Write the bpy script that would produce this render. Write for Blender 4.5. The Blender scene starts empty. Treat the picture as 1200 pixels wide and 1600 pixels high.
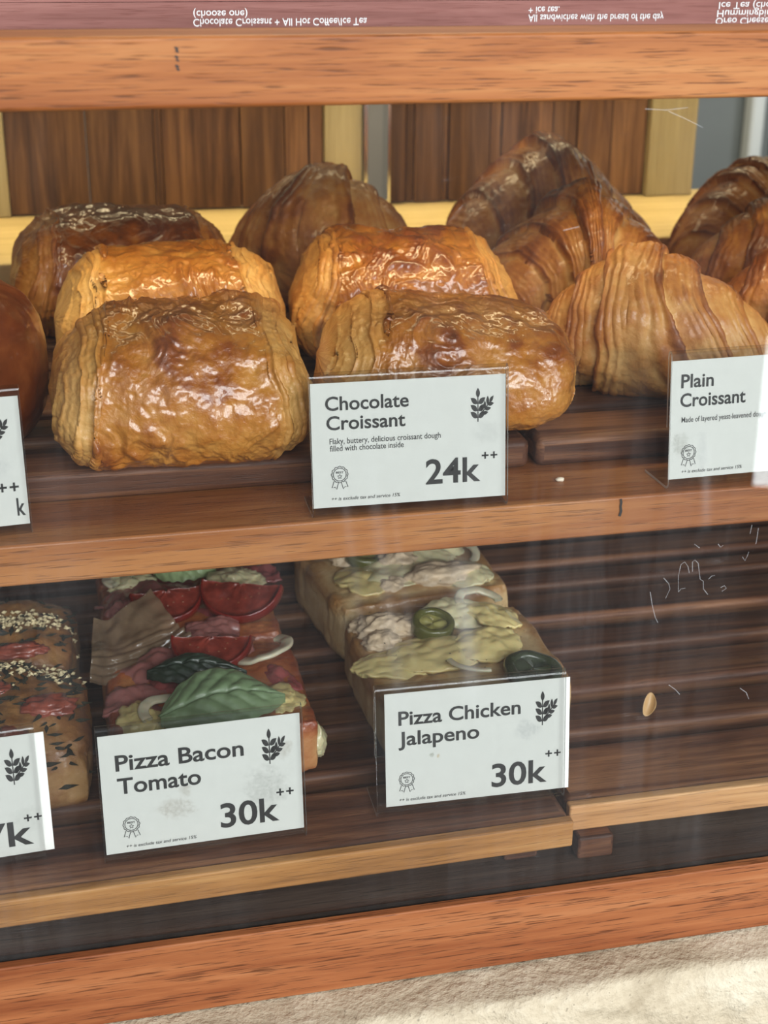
import bpy, math, random
import numpy as np
from mathutils import Matrix, Vector
S = bpy.context.scene
COL = S.collection
ZC = 1.45            # eye height above the floor
R = math.radians

# ------------------------------------------------------------------ camera
CAMX = ((0.9751, 0.0778, -0.2078), (-0.2218, 0.3698, -0.9022), (0.0067, 0.9258, 0.3779))
cam_d = bpy.data.cameras.new('camera')
cam = bpy.data.objects.new('camera', cam_d)
COL.objects.link(cam)
m3 = Matrix(CAMX)
q = m3.to_quaternion()
cam.rotation_mode = 'QUATERNION'
cam.rotation_quaternion = q
cam.location = (0, 0, ZC)
cam_d.sensor_fit = 'VERTICAL'
cam_d.sensor_height = 36
cam_d.sensor_width = 27
cam_d.lens = 2257 / 1600 * 36
cam_d.clip_start = 0.02
cam_d.dof.use_dof = True
cam_d.dof.focus_distance = 0.66
cam_d.dof.aperture_fstop = 14
S.camera = cam

# ------------------------------------------------------------------ light
S.view_settings.view_transform = 'Standard'
S.view_settings.look = 'None'
S.view_settings.gamma = 1
S.view_settings.use_curve_mapping = False
S.view_settings.exposure = 0.56
S.cycles.transparent_max_bounces = 40
S.cycles.max_bounces = 10
S.cycles.diffuse_bounces = 4
S.cycles.glossy_bounces = 6
S.cycles.caustics_reflective = False
S.cycles.caustics_refractive = False

W = bpy.data.worlds.new('daylight')
S.world = W
W.use_nodes = True
nt = W.node_tree
nt.nodes.clear()
wo = nt.nodes.new('ShaderNodeOutputWorld')
bg = nt.nodes.new('ShaderNodeBackground')
tc = nt.nodes.new('ShaderNodeTexCoord')
sx = nt.nodes.new('ShaderNodeSeparateXYZ')
rp = nt.nodes.new('ShaderNodeValToRGB')
mr = nt.nodes.new('ShaderNodeMapRange')
mr.inputs[1].default_value = -1
mr.inputs[2].default_value = 1
nt.links.new(tc.outputs['Generated'], sx.inputs[0])
nt.links.new(sx.outputs['Z'], mr.inputs[0])
nt.links.new(mr.outputs[0], rp.inputs[0])
e = rp.color_ramp.elements
e[0].position = 0.0; e[0].color = (0.04, 0.038, 0.036, 1)
e[1].position = 1.0; e[1].color = (0.85, 0.93, 1.0, 1)
for p, c in ((0.46, (0.16, 0.155, 0.15, 1)), (0.52, (0.75, 0.78, 0.80, 1)), (0.70, (1.0, 1.03, 1.06, 1))):
    x = e.new(p); x.color = c
bg.inputs[1].default_value = 0.38
nt.links.new(rp.outputs[0], bg.inputs[0])
nt.links.new(bg.outputs[0], wo.inputs[0])

def area(name, loc, target, sx_, sy_, power, color):
    l = bpy.data.lights.new(name, 'AREA')
    l.shape = 'RECTANGLE'; l.size = sx_; l.size_y = sy_; l.energy = power; l.color = color
    o = bpy.data.objects.new(name, l); COL.objects.link(o)
    o.location = loc
    o.rotation_euler = (Vector(target) - Vector(loc)).to_track_quat('-Z', 'Y').to_euler()
    return o
# big shop window behind and above the viewer, open doorway at the right, warm strip lamp under the case top
area('shop_window_light', (0.5, -2.0, 2.10), (0.2, 0.6, 1.15), 2.2, 1.4, 66, (0.96, 0.98, 1.0))
area('doorway_light', (2.35, -1.25, 1.2), (0.25, 0.6, 1.1), 0.9, 2.0, 18, (0.95, 0.99, 1.0))
area('added_reflection_light', (1.768, -1.25, 0.56), (0.95, 0.52, 0.95), 0.95, 0.30, 7, (0.92, 0.99, 1.0))  # unseen lamp, added to give a bright reflection at the glass's right edge
o = area('case_strip_lamp', (0.2, 0.72, ZC - 0.055), (0.2, 0.76, ZC - 0.3), 0.9, 0.02, .36, (1.0, 0.80, 0.46)); o.data.spread = R(110)
o = area('case_strip_lamp', (0.2, 1.0, ZC - 0.055), (0.2, 1.03, ZC - 0.3), 0.9, 0.02, .36, (1.0, 0.80, 0.46)); o.data.spread = R(140)
o = area('case_strip_lamp', (0.2, 1.11, ZC - 0.055), (0.2, 1.11, ZC - 0.3), 0.9, 0.02, .55, (1.0, 0.80, 0.44)); o.data.spread = R(120)
area('back_room_lamp', (0.4, 1.55, 2.55), (0.4, 1.55, 0), 0.6, 0.6, 12, (1.0, 0.85, 0.6))

# ------------------------------------------------------------------ noise
_rng = np.random.RandomState(7)
_perm = _rng.permutation(256)
_perm = np.concatenate([_perm, _perm, _perm])
_g = _rng.normal(size=(256, 3)); _g /= np.linalg.norm(_g, axis=1)[:, None]
def pn(x, y, z=0.0, s=0):
    x, y, z = np.broadcast_arrays(np.asarray(x, float) + s * 17.31, np.asarray(y, float) + s * 5.77, np.asarray(z, float) + s * 3.13)
    xi = np.floor(x).astype(int); yi = np.floor(y).astype(int); zi = np.floor(z).astype(int)
    xf = x - xi; yf = y - yi; zf = z - zi
    f = lambda t: t * t * t * (t * (t * 6 - 15) + 10)
    u, v, w = f(xf), f(yf), f(zf)
    xi &= 255; yi &= 255; zi &= 255
    def c(a, b, d):
        h = _perm[_perm[_perm[xi + a] + yi + b] + zi + d]
        g = _g[h]
        return g[..., 0] * (xf - a) + g[..., 1] * (yf - b) + g[..., 2] * (zf - d)
    l = lambda a, b, t: a + t * (b - a)
    return l(l(l(c(0,0,0), c(1,0,0), u), l(c(0,1,0), c(1,1,0), u), v),
             l(l(c(0,0,1), c(1,0,1), u), l(c(0,1,1), c(1,1,1), u), v), w) * 1.5
def fbm(x, y, z=0.0, s=0, o=4):
    t = 0; a = 1.0; k = 1.0
    for i in range(o):
        t = t + a * pn(x * k, y * k, np.asarray(z) * k, s + i); a *= 0.5; k *= 2.03
    return t
def ridged(x, y, z=0.0, s=0, o=3):
    t = 0; a = 1.0; k = 1.0
    for i in range(o):
        t = t + a * (1 - 2 * np.abs(pn(x * k, y * k, np.asarray(z) * k, s + i))); a *= 0.5; k *= 2.1
    return t
def sstep(a, b, x):
    t = np.clip((x - a) / (b - a), 0, 1)
    return t * t * (3 - 2 * t)

# ------------------------------------------------------------------ objects
def link(o, parent=None):
    COL.objects.link(o)
    if parent is not None: o.parent = parent
    return o
def tag(o, label, cat, group=None, kind=None):
    o['label'] = label; o['category'] = cat
    if group: o['group'] = group
    if kind: o['kind'] = kind
    return o
def empty(name, loc, rz=0.0):
    o = bpy.data.objects.new(name, None); o.empty_display_size = 0.02
    o.location = loc; o.rotation_euler = (0, 0, rz)
    return link(o)
def mesh_obj(name, verts, faces, mat, parent=None, smooth=False, attr=None):
    me = bpy.data.meshes.new(name)
    me.from_pydata([tuple(v) for v in verts], [], [tuple(f) for f in faces])
    return fin(name, me, mat, parent, smooth, attr)
def fin(name, me, mat, parent, smooth, attr):
    if smooth: me.polygons.foreach_set('use_smooth', np.ones(len(me.polygons), bool))
    if attr:
        for k, a in attr.items():
            t = me.attributes.new(k, 'FLOAT', 'POINT')
            t.data.foreach_set('value', np.asarray(a, np.float32).ravel())
    for m in (mat if isinstance(mat, (list, tuple)) else [mat]): me.materials.append(m)
    me.update()
    return link(bpy.data.objects.new(name, me), parent)
def quads_mesh(name, V, F, mat, parent=None, smooth=True, attr=None):
    me = bpy.data.meshes.new(name)
    V = np.asarray(V, np.float32); F = np.asarray(F, np.int32)
    me.vertices.add(len(V)); me.vertices.foreach_set('co', V.ravel())
    me.loops.add(F.size); me.loops.foreach_set('vertex_index', F.ravel())
    me.polygons.add(len(F)); me.polygons.foreach_set('loop_start', np.arange(0, F.size, 4, dtype=np.int32))
    me.update(calc_edges=True); me.validate()
    return fin(name, me, mat, parent, smooth, attr)
def grid_faces(n, m, cu=False, cv=False, off=0, flip=False):
    i = np.arange(n if cu else n - 1); j = np.arange(m if cv else m - 1)
    I, J = np.meshgrid(i, j, indexing='ij'); I2 = (I + 1) % n; J2 = (J + 1) % m
    F = np.stack([I * m + J, I2 * m + J, I2 * m + J2, I * m + J2], -1).reshape(-1, 4)
    if flip: F = F[:, ::-1]
    return F + off
def box_vf(x0, x1, y0, y1, z0, z1):
    v = [(x, y, z) for x in (x0, x1) for y in (y0, y1) for z in (z0, z1)]
    f = [(0, 1, 3, 2), (4, 6, 7, 5), (0, 4, 5, 1), (2, 3, 7, 6), (0, 2, 6, 4), (1, 5, 7, 3)]
    return v, f
def boxes(name, bl, mat, parent=None, bevel=0.0, seg=2):
    V = []; F = []
    for b in bl:
        v, f = box_vf(*b); o = len(V); V += v; F += [tuple(i + o for i in q) for q in f]
    ob = mesh_obj(name, V, F, mat, parent)
    if bevel:
        md = ob.modifiers.new('bevel', 'BEVEL'); md.width = bevel; md.segments = seg; md.limit_method = 'ANGLE'
        ob.data.polygons.foreach_set('use_smooth', np.ones(len(ob.data.polygons), bool))
        md.harden_normals = True
    return ob
def normals_grid(P, cu, cv):
    def d(P, ax, c):
        if c: return np.roll(P, -1, ax) - np.roll(P, 1, ax)
        return np.gradient(P, axis=ax)
    N = np.cross(d(P, 0, cu), d(P, 1, cv)); l = np.linalg.norm(N, axis=-1, keepdims=True)
    return N / np.maximum(l, 1e-12)

# ------------------------------------------------------------------ materials
def newmat(name):
    m = bpy.data.materials.new(name); m.use_nodes = True
    n = m.node_tree.nodes; b = n['Principled BSDF']
    return m, m.node_tree, b
def nd(t, kind, **kw):
    n = t.nodes.new('ShaderNode' + kind)
    for k, v in kw.items(): setattr(n, k, v)
    return n
def ramp(t, fac, stops, interp='LINEAR'):
    r = nd(t, 'ValToRGB'); r.color_ramp.interpolation = interp
    el = r.color_ramp.elements
    while len(el) < len(stops): el.new(0.5)
    for x, (p, c) in zip(el, stops):
        x.position = p; x.color = (*c, 1) if len(c) == 3 else c
    t.links.new(fac, r.inputs[0]); return r
def mixc(t, fac, a, b, mode='MIX'):
    m = nd(t, 'Mix', data_type='RGBA', blend_type=mode)
    for s, v in ((0, fac), (6, a), (7, b)):
        if hasattr(v, 'is_output'): t.links.new(v, m.inputs[s])
        else: m.inputs[s].default_value = v if s == 0 else ((*v, 1) if len(v) == 3 else v)
    return m.outputs[2]
def mth(t, op, a, b=0.0, clamp=False):
    m = nd(t, 'Math', operation=op, use_clamp=clamp)
    for i, v in enumerate((a, b)):
        if hasattr(v, 'is_output'): t.links.new(v, m.inputs[i])
        else: m.inputs[i].default_value = v
    return m.outputs[0]
def coords(t, scale=(1, 1, 1), island=False, space='Object', shift=0.0):
    c = nd(t, 'TexCoord'); mp = nd(t, 'Mapping'); mp.inputs['Scale'].default_value = scale
    mp.inputs['Location'].default_value = (shift, shift * .7, shift * .3)
    v = c.outputs[space]
    if island:
        g = nd(t, 'NewGeometry'); a = nd(t, 'VectorMath', operation='ADD')
        s = mth(t, 'MULTIPLY', g.outputs['Random Per Island'], 7.0)
        t.links.new(v, a.inputs[0]); t.links.new(s, a.inputs[1]); v = a.outputs[0]
    t.links.new(v, mp.inputs[0]); return mp.outputs[0]
def noise(t, vec, scale, detail=4, rough=0.55, dist=0.0):
    n = nd(t, 'TexNoise'); n.inputs['Scale'].default_value = scale; n.inputs['Detail'].default_value = detail
    n.inputs['Roughness'].default_value = rough; n.inputs['Distortion'].default_value = dist
    t.links.new(vec, n.inputs['Vector']); return n.outputs[0]
def wood(name, dark, mid, light, axis='x', rough=0.5, pore=0.6, island=False, shift=0.0, coat=0.0, figure=1.0, bump=0.25, tone=0.0):
    m, t, b = newmat(name)
    def sc(along, across):
        return {'x': (along, across, across), 'z': (across, across, along), 'y': (across, along, across)}[axis]
    v1 = coords(t, sc(3, 38), island, shift=shift)
    v2 = coords(t, sc(9, 300), island, shift=shift)
    v3 = coords(t, sc(55, 1500), island, shift=shift + 3)
    v4 = coords(t, sc(1.2, 9), island, shift=shift + 5)
    f1 = noise(t, v1, 1.0, 5, .6, 1.2 * figure)
    f2 = noise(t, v2, 1.0, 3, .6)
    f4 = noise(t, v4, 1.0, 2, .5)
    f = mth(t, 'ADD', mth(t, 'MULTIPLY', f1, .55), mth(t, 'ADD', mth(t, 'MULTIPLY', f2, .25), mth(t, 'MULTIPLY', f4, .35)))
    c = ramp(t, f, [(.45, dark), (.575, mid), (.70, light)]).outputs[0]
    f3 = noise(t, v3, 1.0, 2, .5)
    p = ramp(t, f3, [(.56, (0, 0, 0)), (.68, (1, 1, 1))]).outputs[0]
    pf = mth(t, 'MULTIPLY', p, pore)
    c = mixc(t, pf, c, tuple(x * .32 for x in dark))
    if island and tone:
        g = nd(t, 'NewGeometry')
        k = mth(t, 'ADD', mth(t, 'MULTIPLY', g.outputs['Random Per Island'], tone), 1 - tone / 2)
        h = nd(t, 'HueSaturation'); t.links.new(c, h.inputs['Color']); t.links.new(k, h.inputs['Value']); c = h.outputs[0]
    t.links.new(c, b.inputs['Base Color'])
    b.inputs['Roughness'].default_value = rough
    b.inputs['Specular IOR Level'].default_value = .22
    b.inputs['Coat Weight'].default_value = coat
    b.inputs['Coat Roughness'].default_value = .2
    bp = nd(t, 'Bump'); bp.inputs['Strength'].default_value = bump; bp.inputs['Distance'].default_value = .0006
    hgt = mth(t, 'SUBTRACT', mth(t, 'MULTIPLY', f2, .6), p)
    t.links.new(hgt, bp.inputs['Height']); t.links.new(bp.outputs[0], b.inputs['Normal'])
    return m
def plain(name, col, rough=.5, metal=0.0, coat=0.0, var=0.0, vscale=80, bump=0.0, bscale=300, spec=.5, sss=0.0, trans=0.0):
    m, t, b = newmat(name)
    b.inputs['Base Color'].default_value = (*col, 1); b.inputs['Roughness'].default_value = rough
    b.inputs['Metallic'].default_value = metal; b.inputs['Coat Weight'].default_value = coat
    b.inputs['Coat Roughness'].default_value = .08
    b.inputs['Specular IOR Level'].default_value = spec
    b.inputs['Transmission Weight'].default_value = trans
    v = coords(t)
    if var:
        f = noise(t, v, vscale, 4, .6)
        c = ramp(t, f, [(.3, tuple(x * (1 - var) for x in col)), (.7, tuple(min(1, x * (1 + var)) for x in col))]).outputs[0]
        t.links.new(c, b.inputs['Base Color'])
    if bump:
        bp = nd(t, 'Bump'); bp.inputs['Strength'].default_value = bump; bp.inputs['Distance'].default_value = .001
        t.links.new(noise(t, v, bscale, 4, .6), bp.inputs['Height']); t.links.new(bp.outputs[0], b.inputs['Normal'])
    if sss:
        b.inputs['Subsurface Weight'].default_value = sss; b.inputs['Subsurface Scale'].default_value = .004
    return m
def clear(name, tint=(1, 1, 1), ior=1.45, rough=0.0, dust_and_glare=None, dirt=0.0):
    """thin clear sheet: fresnel reflection over straight transmission, with optional dust and painted glare mixed over it"""
    m = bpy.data.materials.new(name); m.use_nodes = True; t = m.node_tree; t.nodes.clear()
    out = nd(t, 'OutputMaterial'); tr = nd(t, 'BsdfTransparent'); gl = nd(t, 'BsdfGlossy')
    tr.inputs[0].default_value = (*tint, 1); gl.inputs['Roughness'].default_value = rough; 
    g = nd(t, 'NewGeometry'); dp = nd(t, 'VectorMath', operation='DOT_PRODUCT')
    t.links.new(g.outputs['Incoming'], dp.inputs[0]); t.links.new(g.outputs['Normal'], dp.inputs[1])
    k = mth(t, 'POWER', mth(t, 'SUBTRACT', 1.0, mth(t, 'ABSOLUTE', dp.outputs['Value'])), 5.0)
    r0 = ((ior - 1) / (ior + 1)) ** 2
    fres = mth(t, 'ADD', mth(t, 'MULTIPLY', k, 1 - r0), r0)
    mx = nd(t, 'MixShader'); t.links.new(fres, mx.inputs[0]); t.links.new(tr.outputs[0], mx.inputs[1]); t.links.new(gl.outputs[0], mx.inputs[2])
    last = mx.outputs[0]
    if dust_and_glare is not None:
        df = nd(t, 'BsdfDiffuse'); df.inputs[0].default_value = (.85, .87, .9, 1)
        m2 = nd(t, 'MixShader'); t.links.new(dust_and_glare(t), m2.inputs[0]); t.links.new(last, m2.inputs[1]); t.links.new(df.outputs[0], m2.inputs[2]); last = m2.outputs[0]
    t.links.new(last, out.inputs[0])
    return m

M = {}
M['rail'] = wood('rail_wood', (.26, .078, .02), (.38, .135, .038), (.49, .22, .075), rough=.45, pore=.75, coat=.1)
M['rail_low'] = wood('red_rail_wood', (.21, .06, .021), (.33, .115, .042), (.43, .18, .075), rough=.48, pore=.8, shift=2.3)
M['shelf'] = wood('shelf_wood', (.17, .055, .018), (.28, .098, .032), (.40, .17, .06), rough=.42, pore=.5, shift=4.1, coat=.15)
M['slat'] = wood('slat_wood', (.032, .013, .009), (.12, .05, .027), (.28, .13, .062), rough=.5, pore=.4, island=True, tone=.6, coat=.03, shift=1.7)
M['slat_edge'] = wood('pale_edge_wood', (.30, .14, .055), (.50, .26, .11), (.66, .40, .19), rough=.45, pore=.35, shift=6.2)
M['slat_edge_warm'] = wood('orange_edge_wood', (.19, .08, .025), (.36, .165, .052), (.50, .27, .10), rough=.45, pore=.35, shift=3.2)
M['ledge'] = wood('ledge_wood', (.035, .021, .015), (.075, .045, .032), (.13, .085, .06), rough=.45, pore=.5, shift=8.8)
M['panel'] = wood('walnut_panel', (.045, .019, .008), (.11, .05, .02), (.20, .10, .042), axis='z', rough=.5, pore=.15, island=True, tone=.7, shift=3.3, figure=2)
M['post'] = wood('pale_pine', (.24, .19, .105), (.31, .255, .145), (.38, .32, .19), axis='z', rough=.5, pore=.1, shift=5.5)
M['sill'] = wood('pale_sill', (.48, .36, .17), (.60, .46, .22), (.68, .54, .28), rough=.5, pore=.1, shift=9.5)
M['top'] = wood('top_wood', (.10, .05, .035), (.16, .08, .055), (.22, .11, .075), rough=.5, pore=.3, shift=2.9)
M['chrome'] = plain('chrome', (.8, .83, .85), .15, 1.0)
M['ink'] = plain('ink', (.028, .026, .026), .6)
M['inkmark'] = plain('pen_ink', (.02, .015, .012), .6)
M['white_ink'] = plain('white_ink', (.9, .9, .9), .5)
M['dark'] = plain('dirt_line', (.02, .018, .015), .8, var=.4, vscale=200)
M['acrylic'] = clear('clear_acrylic', (.93, .935, .93), 1.49)
M['acrylic_edge'] = plain('acrylic_edge', (.75, .78, .78), .25, trans=.6)

# ------------------------------------------------------------------ room
def structure(name, bl, mat, bevel=0):
    o = boxes(name, bl, mat, None, bevel); o['kind'] = 'structure'; return o
M['plasterwall'] = plain('wall_paint', (.33, .29, .23), .8, var=.08, vscale=6)
M['ceil'] = plain('ceiling_paint', (.55, .53, .5), .9, var=.05, vscale=4)
M['floor'] = plain('concrete_floor', (.045, .043, .04), .6, var=.15, vscale=5)
structure('floor', [(-3, 4, -4, 2.7, -.1, 0)], M['floor'])
structure('wall_back', [(-3, 4, 2.6, 2.7, 0, 2.8)], M['plasterwall'])
structure('wall_left', [(-3.1, -3, -.4, 2.7, 0, 2.8)], M['plasterwall'])
structure('wall_right', [(4, 4.1, -.4, 2.7, 0, 2.8)], M['plasterwall'])
structure('ceiling', [(-3.1, 4.1, -.3, 2.7, 2.8, 2.9)], M['ceil'])

# ------------------------------------------------------------------ plaster counter
def make_counter():
    m, t, b = newmat('trowelled_plaster')
    v = coords(t, (1, 1, 1))
    f = noise(t, v, 18, 6, .6, .6); f2 = noise(t, v, 260, 3, .6)
    c = ramp(t, mth(t, 'ADD', mth(t, 'MULTIPLY', f, .8), mth(t, 'MULTIPLY', f2, .2)), [(.35, (.38, .31, .21)), (.5, (.54, .46, .33)), (.68, (.68, .61, .47))]).outputs[0]
    sp = ramp(t, noise(t, v, 420, 2, .5), [(.68, (0, 0, 0)), (.73, (1, 1, 1))]).outputs[0]
    c = mixc(t, mth(t, 'MULTIPLY', sp, .5), c, (.16, .13, .09))
    t.links.new(c, b.inputs['Base Color']); b.inputs['Roughness'].default_value = .7
    bp = nd(t, 'Bump'); bp.inputs['Strength'].default_value = .8; bp.inputs['Distance'].default_value = .006
    t.links.new(mth(t, 'ADD', f, mth(t, 'MULTIPLY', f2, .25)), bp.inputs['Height']); t.links.new(bp.outputs[0], b.inputs['Normal'])
    zt = ZC - .4474
    xs = np.linspace(-1.0, 1.6, 520)
    # profile: top surface from the back to the nose, then down the face
    prof = [(1.35, 0), (.8, 0), (.56, 0)] + [(y, 0) for y in np.linspace(.54, .505, 14)]
    ang = np.linspace(0, math.pi / 2, 10)
    prof += [(.498 - .006 * math.sin(a), -.006 * (1 - math.cos(a))) for a in ang]
    prof += [(.492 - .004 * (1 - math.exp(-k * .2)), -.006 - .0035 * k) for k in range(1, 30)] + [(.487, -.3), (.487, -(zt))]
    prof = np.array(prof)
    X = np.repeat(xs[:, None], len(prof), 1)
    Yp = np.repeat(prof[None, :, 0], len(xs), 0).copy(); Zp = np.repeat(prof[None, :, 1], len(xs), 0).copy() + zt
    near = sstep(.53, .50, Yp)
    Yp += near * (.0165 * (X - .31) * .9 + .004 * fbm(X * 9, 0 * X, 0, 3, 3) + .0022 * fbm(X * 45, Zp * 45, 0, 5, 3))
    Zp += near * sstep(zt - .02, zt, Zp) * (-.0015 + .0012 * fbm(X * 14, Yp * 14, 0, 8, 3))
    low = sstep(zt - .004, zt - .03, Zp) * near
    Yp += low * (.0025 * ridged(X * 22 + 2 * pn(X * 9, Zp * 9), Zp * 34, 0, 11, 3))
    Zp[:, -1] = 0
    P = np.stack([X, Yp, Zp], -1)
    V = P.reshape(-1, 3); n = len(prof)
    F = grid_faces(len(xs), n)
    o = quads_mesh('plaster_counter', V, F, m)
    tag(o, 'rough beige trowelled plaster counter under the pastry case', 'counter')
make_counter()

# ------------------------------------------------------------------ display case
case = empty('display_case', (0, 0, ZC))
tag(case, 'wood framed glass pastry display case holding croissants and pizza slices', 'display case')
XL, XR = -.45, .85
def zz(z): return z           # z values below are relative to eye height; the case Empty carries the offset
YF = .5145
boxes('top_rail', [(XL, XR, YF, .552, -.0598, -.0358)], M['rail'], case, .0016, 3)
boxes('bottom_rail', [(XL, XR, YF, .5195, -.4474, -.410)], M['rail_low'], case, .0008, 2)
boxes('base_board', [(XL, XR, .5215, 1.20, -.4474, -.412)], M['ledge'], case, .001)
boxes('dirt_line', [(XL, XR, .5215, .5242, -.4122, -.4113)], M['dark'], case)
mt, tt, bt = newmat('glossy_top')
bt.inputs['Base Color'].default_value = (.05, .028, .02, 1); bt.inputs['Roughness'].default_value = .03
bt.inputs['Coat Weight'].default_value = 1; bt.inputs['Coat Roughness'].default_value = .02
boxes('top_panel', [(XL, XR, .552, 1.20, -.0478, -.0358)], mt, case)
boxes('shelf', [(XL, XR, .585, 1.20, -.2662, -.247)], M['shelf'], case, .0015, 3)
boxes('back_sill', [(XL, XR, 1.0, 1.19, -.247, -.215)], M['sill'], case, .002)
boxes('back_post', [(-.066, -.0315, 1.163, 1.19, -.2145, -.048)], M['post'], case, .001)
boxes('back_post', [(.2165, .2475, 1.160, 1.19, -.2145, -.048)], M['post'], case, .001)
boxes('back_post', [(.494, .5355, 1.160, 1.19, -.2145, -.048)], M['post'], case, .001)
def planks(x0, x1, cuts):
    xs = [x0] + cuts + [x1]
    return [(a + .0004, b - .0004, 1.166 + .002 * (i % 2), 1.18, -.2135, -.0485) for i, (a, b) in enumerate(zip(xs[:-1], xs[1:]))]
d = boxes('back_door', planks(-.0315, .2165, [.030, .082, .088, .15, .185, .205]), M['panel'], case, .0006)
d = boxes('back_door', planks(.268, .494, [.285, .292, .316, .321, .356, .366, .41, .432, .462]), M['panel'], case, .0006)
boxes('door_edge', [(.2478, .2508, 1.156, 1.176, -.2145, -.048)], M['chrome'], case)
boxes('door_edge', [(.2675, .2695, 1.156, 1.176, -.2145, -.048)], M['chrome'], case)
boxes('end_panel', [(XL - .02, XL, YF, 1.20, -.4474, -.0358)], M['rail_low'], case)
boxes('end_panel', [(XR, XR + .02, YF, 1.20, -.4474, -.0358)], M['rail_low'], case)

def dust_and_glare(t):
    v = coords(t, (1, 1, 1))
    big = noise(t, coords(t, (9, 1, 2.5)), 1.0, 4, .6, .8)
    fine = noise(t, coords(t, (90, 1, 9)), 1.0, 4, .65, .5)
    spk = ramp(t, noise(t, v, 900, 2, .5), [(.70, (0, 0, 0)), (.78, (1, 1, 1))]).outputs[0]
    scr = ramp(t, noise(t, coords(t, (30, 1, 260), shift=.4), 1.0, 5, .7, 1.6), [(.64, (0, 0, 0)), (.74, (1, 1, 1))]).outputs[0]
    a = ramp(t, big, [(.42, (0, 0, 0)), (.75, (1, 1, 1))]).outputs[0]
    bb = mth(t, 'MULTIPLY', a, ramp(t, fine, [(.4, (.2, .2, .2)), (.7, (1, 1, 1))]).outputs[0])
    f = mth(t, 'ADD', mth(t, 'MULTIPLY', bb, .02), mth(t, 'ADD', mth(t, 'MULTIPLY', spk, .02), mth(t, 'MULTIPLY', mth(t, 'MULTIPLY', scr, a), .06)))
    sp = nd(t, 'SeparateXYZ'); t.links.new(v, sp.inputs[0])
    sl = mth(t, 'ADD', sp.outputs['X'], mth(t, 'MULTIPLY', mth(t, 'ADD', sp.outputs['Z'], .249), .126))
    for (x0, wd, za, zb, amt) in ((.1525, .0035, -.315, -.235, .06), (.1205, .0028, -.36, -.15, .016), (.1085, .002, -.30, -.13, .012), (.128, .0018, -.30, -.20, .010), (.262, .002, -.24, -.19, .03)):  # slanted pale streaks: reflections in the pane, painted in with the diffuse layer
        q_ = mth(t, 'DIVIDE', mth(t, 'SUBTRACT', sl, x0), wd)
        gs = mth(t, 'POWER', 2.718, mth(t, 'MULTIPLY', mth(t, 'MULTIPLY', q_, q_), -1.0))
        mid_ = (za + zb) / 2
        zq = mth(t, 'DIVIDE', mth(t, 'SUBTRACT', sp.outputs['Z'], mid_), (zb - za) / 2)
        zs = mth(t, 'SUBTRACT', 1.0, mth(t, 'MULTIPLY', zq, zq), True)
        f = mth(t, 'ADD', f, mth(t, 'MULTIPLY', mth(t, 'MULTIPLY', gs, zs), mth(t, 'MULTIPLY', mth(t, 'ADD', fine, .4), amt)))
    return mth(t, 'ADD', f, .001, True)
M['glass'] = clear('case_glass', (.985, .992, .99), 1.48, dust_and_glare=dust_and_glare)
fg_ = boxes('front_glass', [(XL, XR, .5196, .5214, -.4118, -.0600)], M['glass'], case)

gm = bpy.data.materials.new('dried_water'); gm.use_nodes = True; t_ = gm.node_tree; t_.nodes.clear()
o_ = nd(t_, 'OutputMaterial'); a_ = nd(t_, 'BsdfTransparent'); b_ = nd(t_, 'BsdfDiffuse'); b_.inputs[0].default_value = (.9, .92, .95, 1); x_ = nd(t_, 'MixShader')
t_.links.new(mth(t_, 'MULTIPLY', noise(t_, coords(t_), 500, 3, .6), .4), x_.inputs[0]); t_.links.new(a_.outputs[0], x_.inputs[1]); t_.links.new(b_.outputs[0], x_.inputs[2]); t_.links.new(x_.outputs[0], o_.inputs[0])
# pen marks and worn spots on the wood
def stroke(name, pts, w, mat, parent, y):
    V = []; F = []
    for i, (x, z) in enumerate(pts):
        a = pts[max(i - 1, 0)]; b = pts[min(i + 1, len(pts) - 1)]
        dx, dz = b[0] - a[0], b[1] - a[1]; l = math.hypot(dx, dz) or 1
        k = w * (0.7 + .5 * random.random())
        V += [(x - dz / l * k, y, z + dx / l * k), (x + dz / l * k, y, z - dx / l * k)]
        if i: F.append((2 * i - 2, 2 * i - 1, 2 * i + 1, 2 * i))
    return mesh_obj(name, V, F, mat, parent)
random.seed(3)
stroke('pen_mark', [(.2478, -.2478), (.2482, -.2495), (.2480, -.2515), (.2484, -.254), (.2478, -.2565)], .0006, M['inkmark'], case, .5846)
for pts in ([(1060, 925), (1060, 900), (1064, 882), (1070, 878), (1075, 885), (1077, 895)], [(1082, 893), (1082, 878), (1086, 875), (1091, 880), (1094, 905), (1099, 908), (1099, 920), (1106, 929)],
            [(1060, 925), (1064, 920), (1071, 919)], [(1037, 903), (1045, 912), (1047, 920), (1040, 935)], [(1016, 925), (1019, 945), (1024, 965), (1028, 973)], [(1126, 918), (1132, 915), (1135, 919), (1128, 924)],
            [(1085, 850), (1093, 856)], [(1122, 850), (1126, 855), (1130, 852)], [(1181, 850), (1183, 840), (1185, 825)], [(1160, 870), (1164, 876), (1168, 868), (1170, 862)], [(1107, 905), (1112, 900), (1117, 899)],
            [(1045, 1070), (1056, 1078), (1062, 1085)], [(1156, 1075), (1166, 1082), (1170, 1092)], [(1175, 820), (1172, 834)], [(880, 360), (905, 354)], [(1008, 170), (1040, 172), (1075, 168)], [(1045, 174), (1070, 185), (1098, 199)]):
    pp = []
    for (px, py) in pts:
        dv = m3 @ Vector((px - 600, 800 - py, -2257)); dv *= .5194 / dv.y; pp.append((dv.x, dv.z))
    stroke('water_mark', pp, .00016, gm, fg_, .5194)
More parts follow.
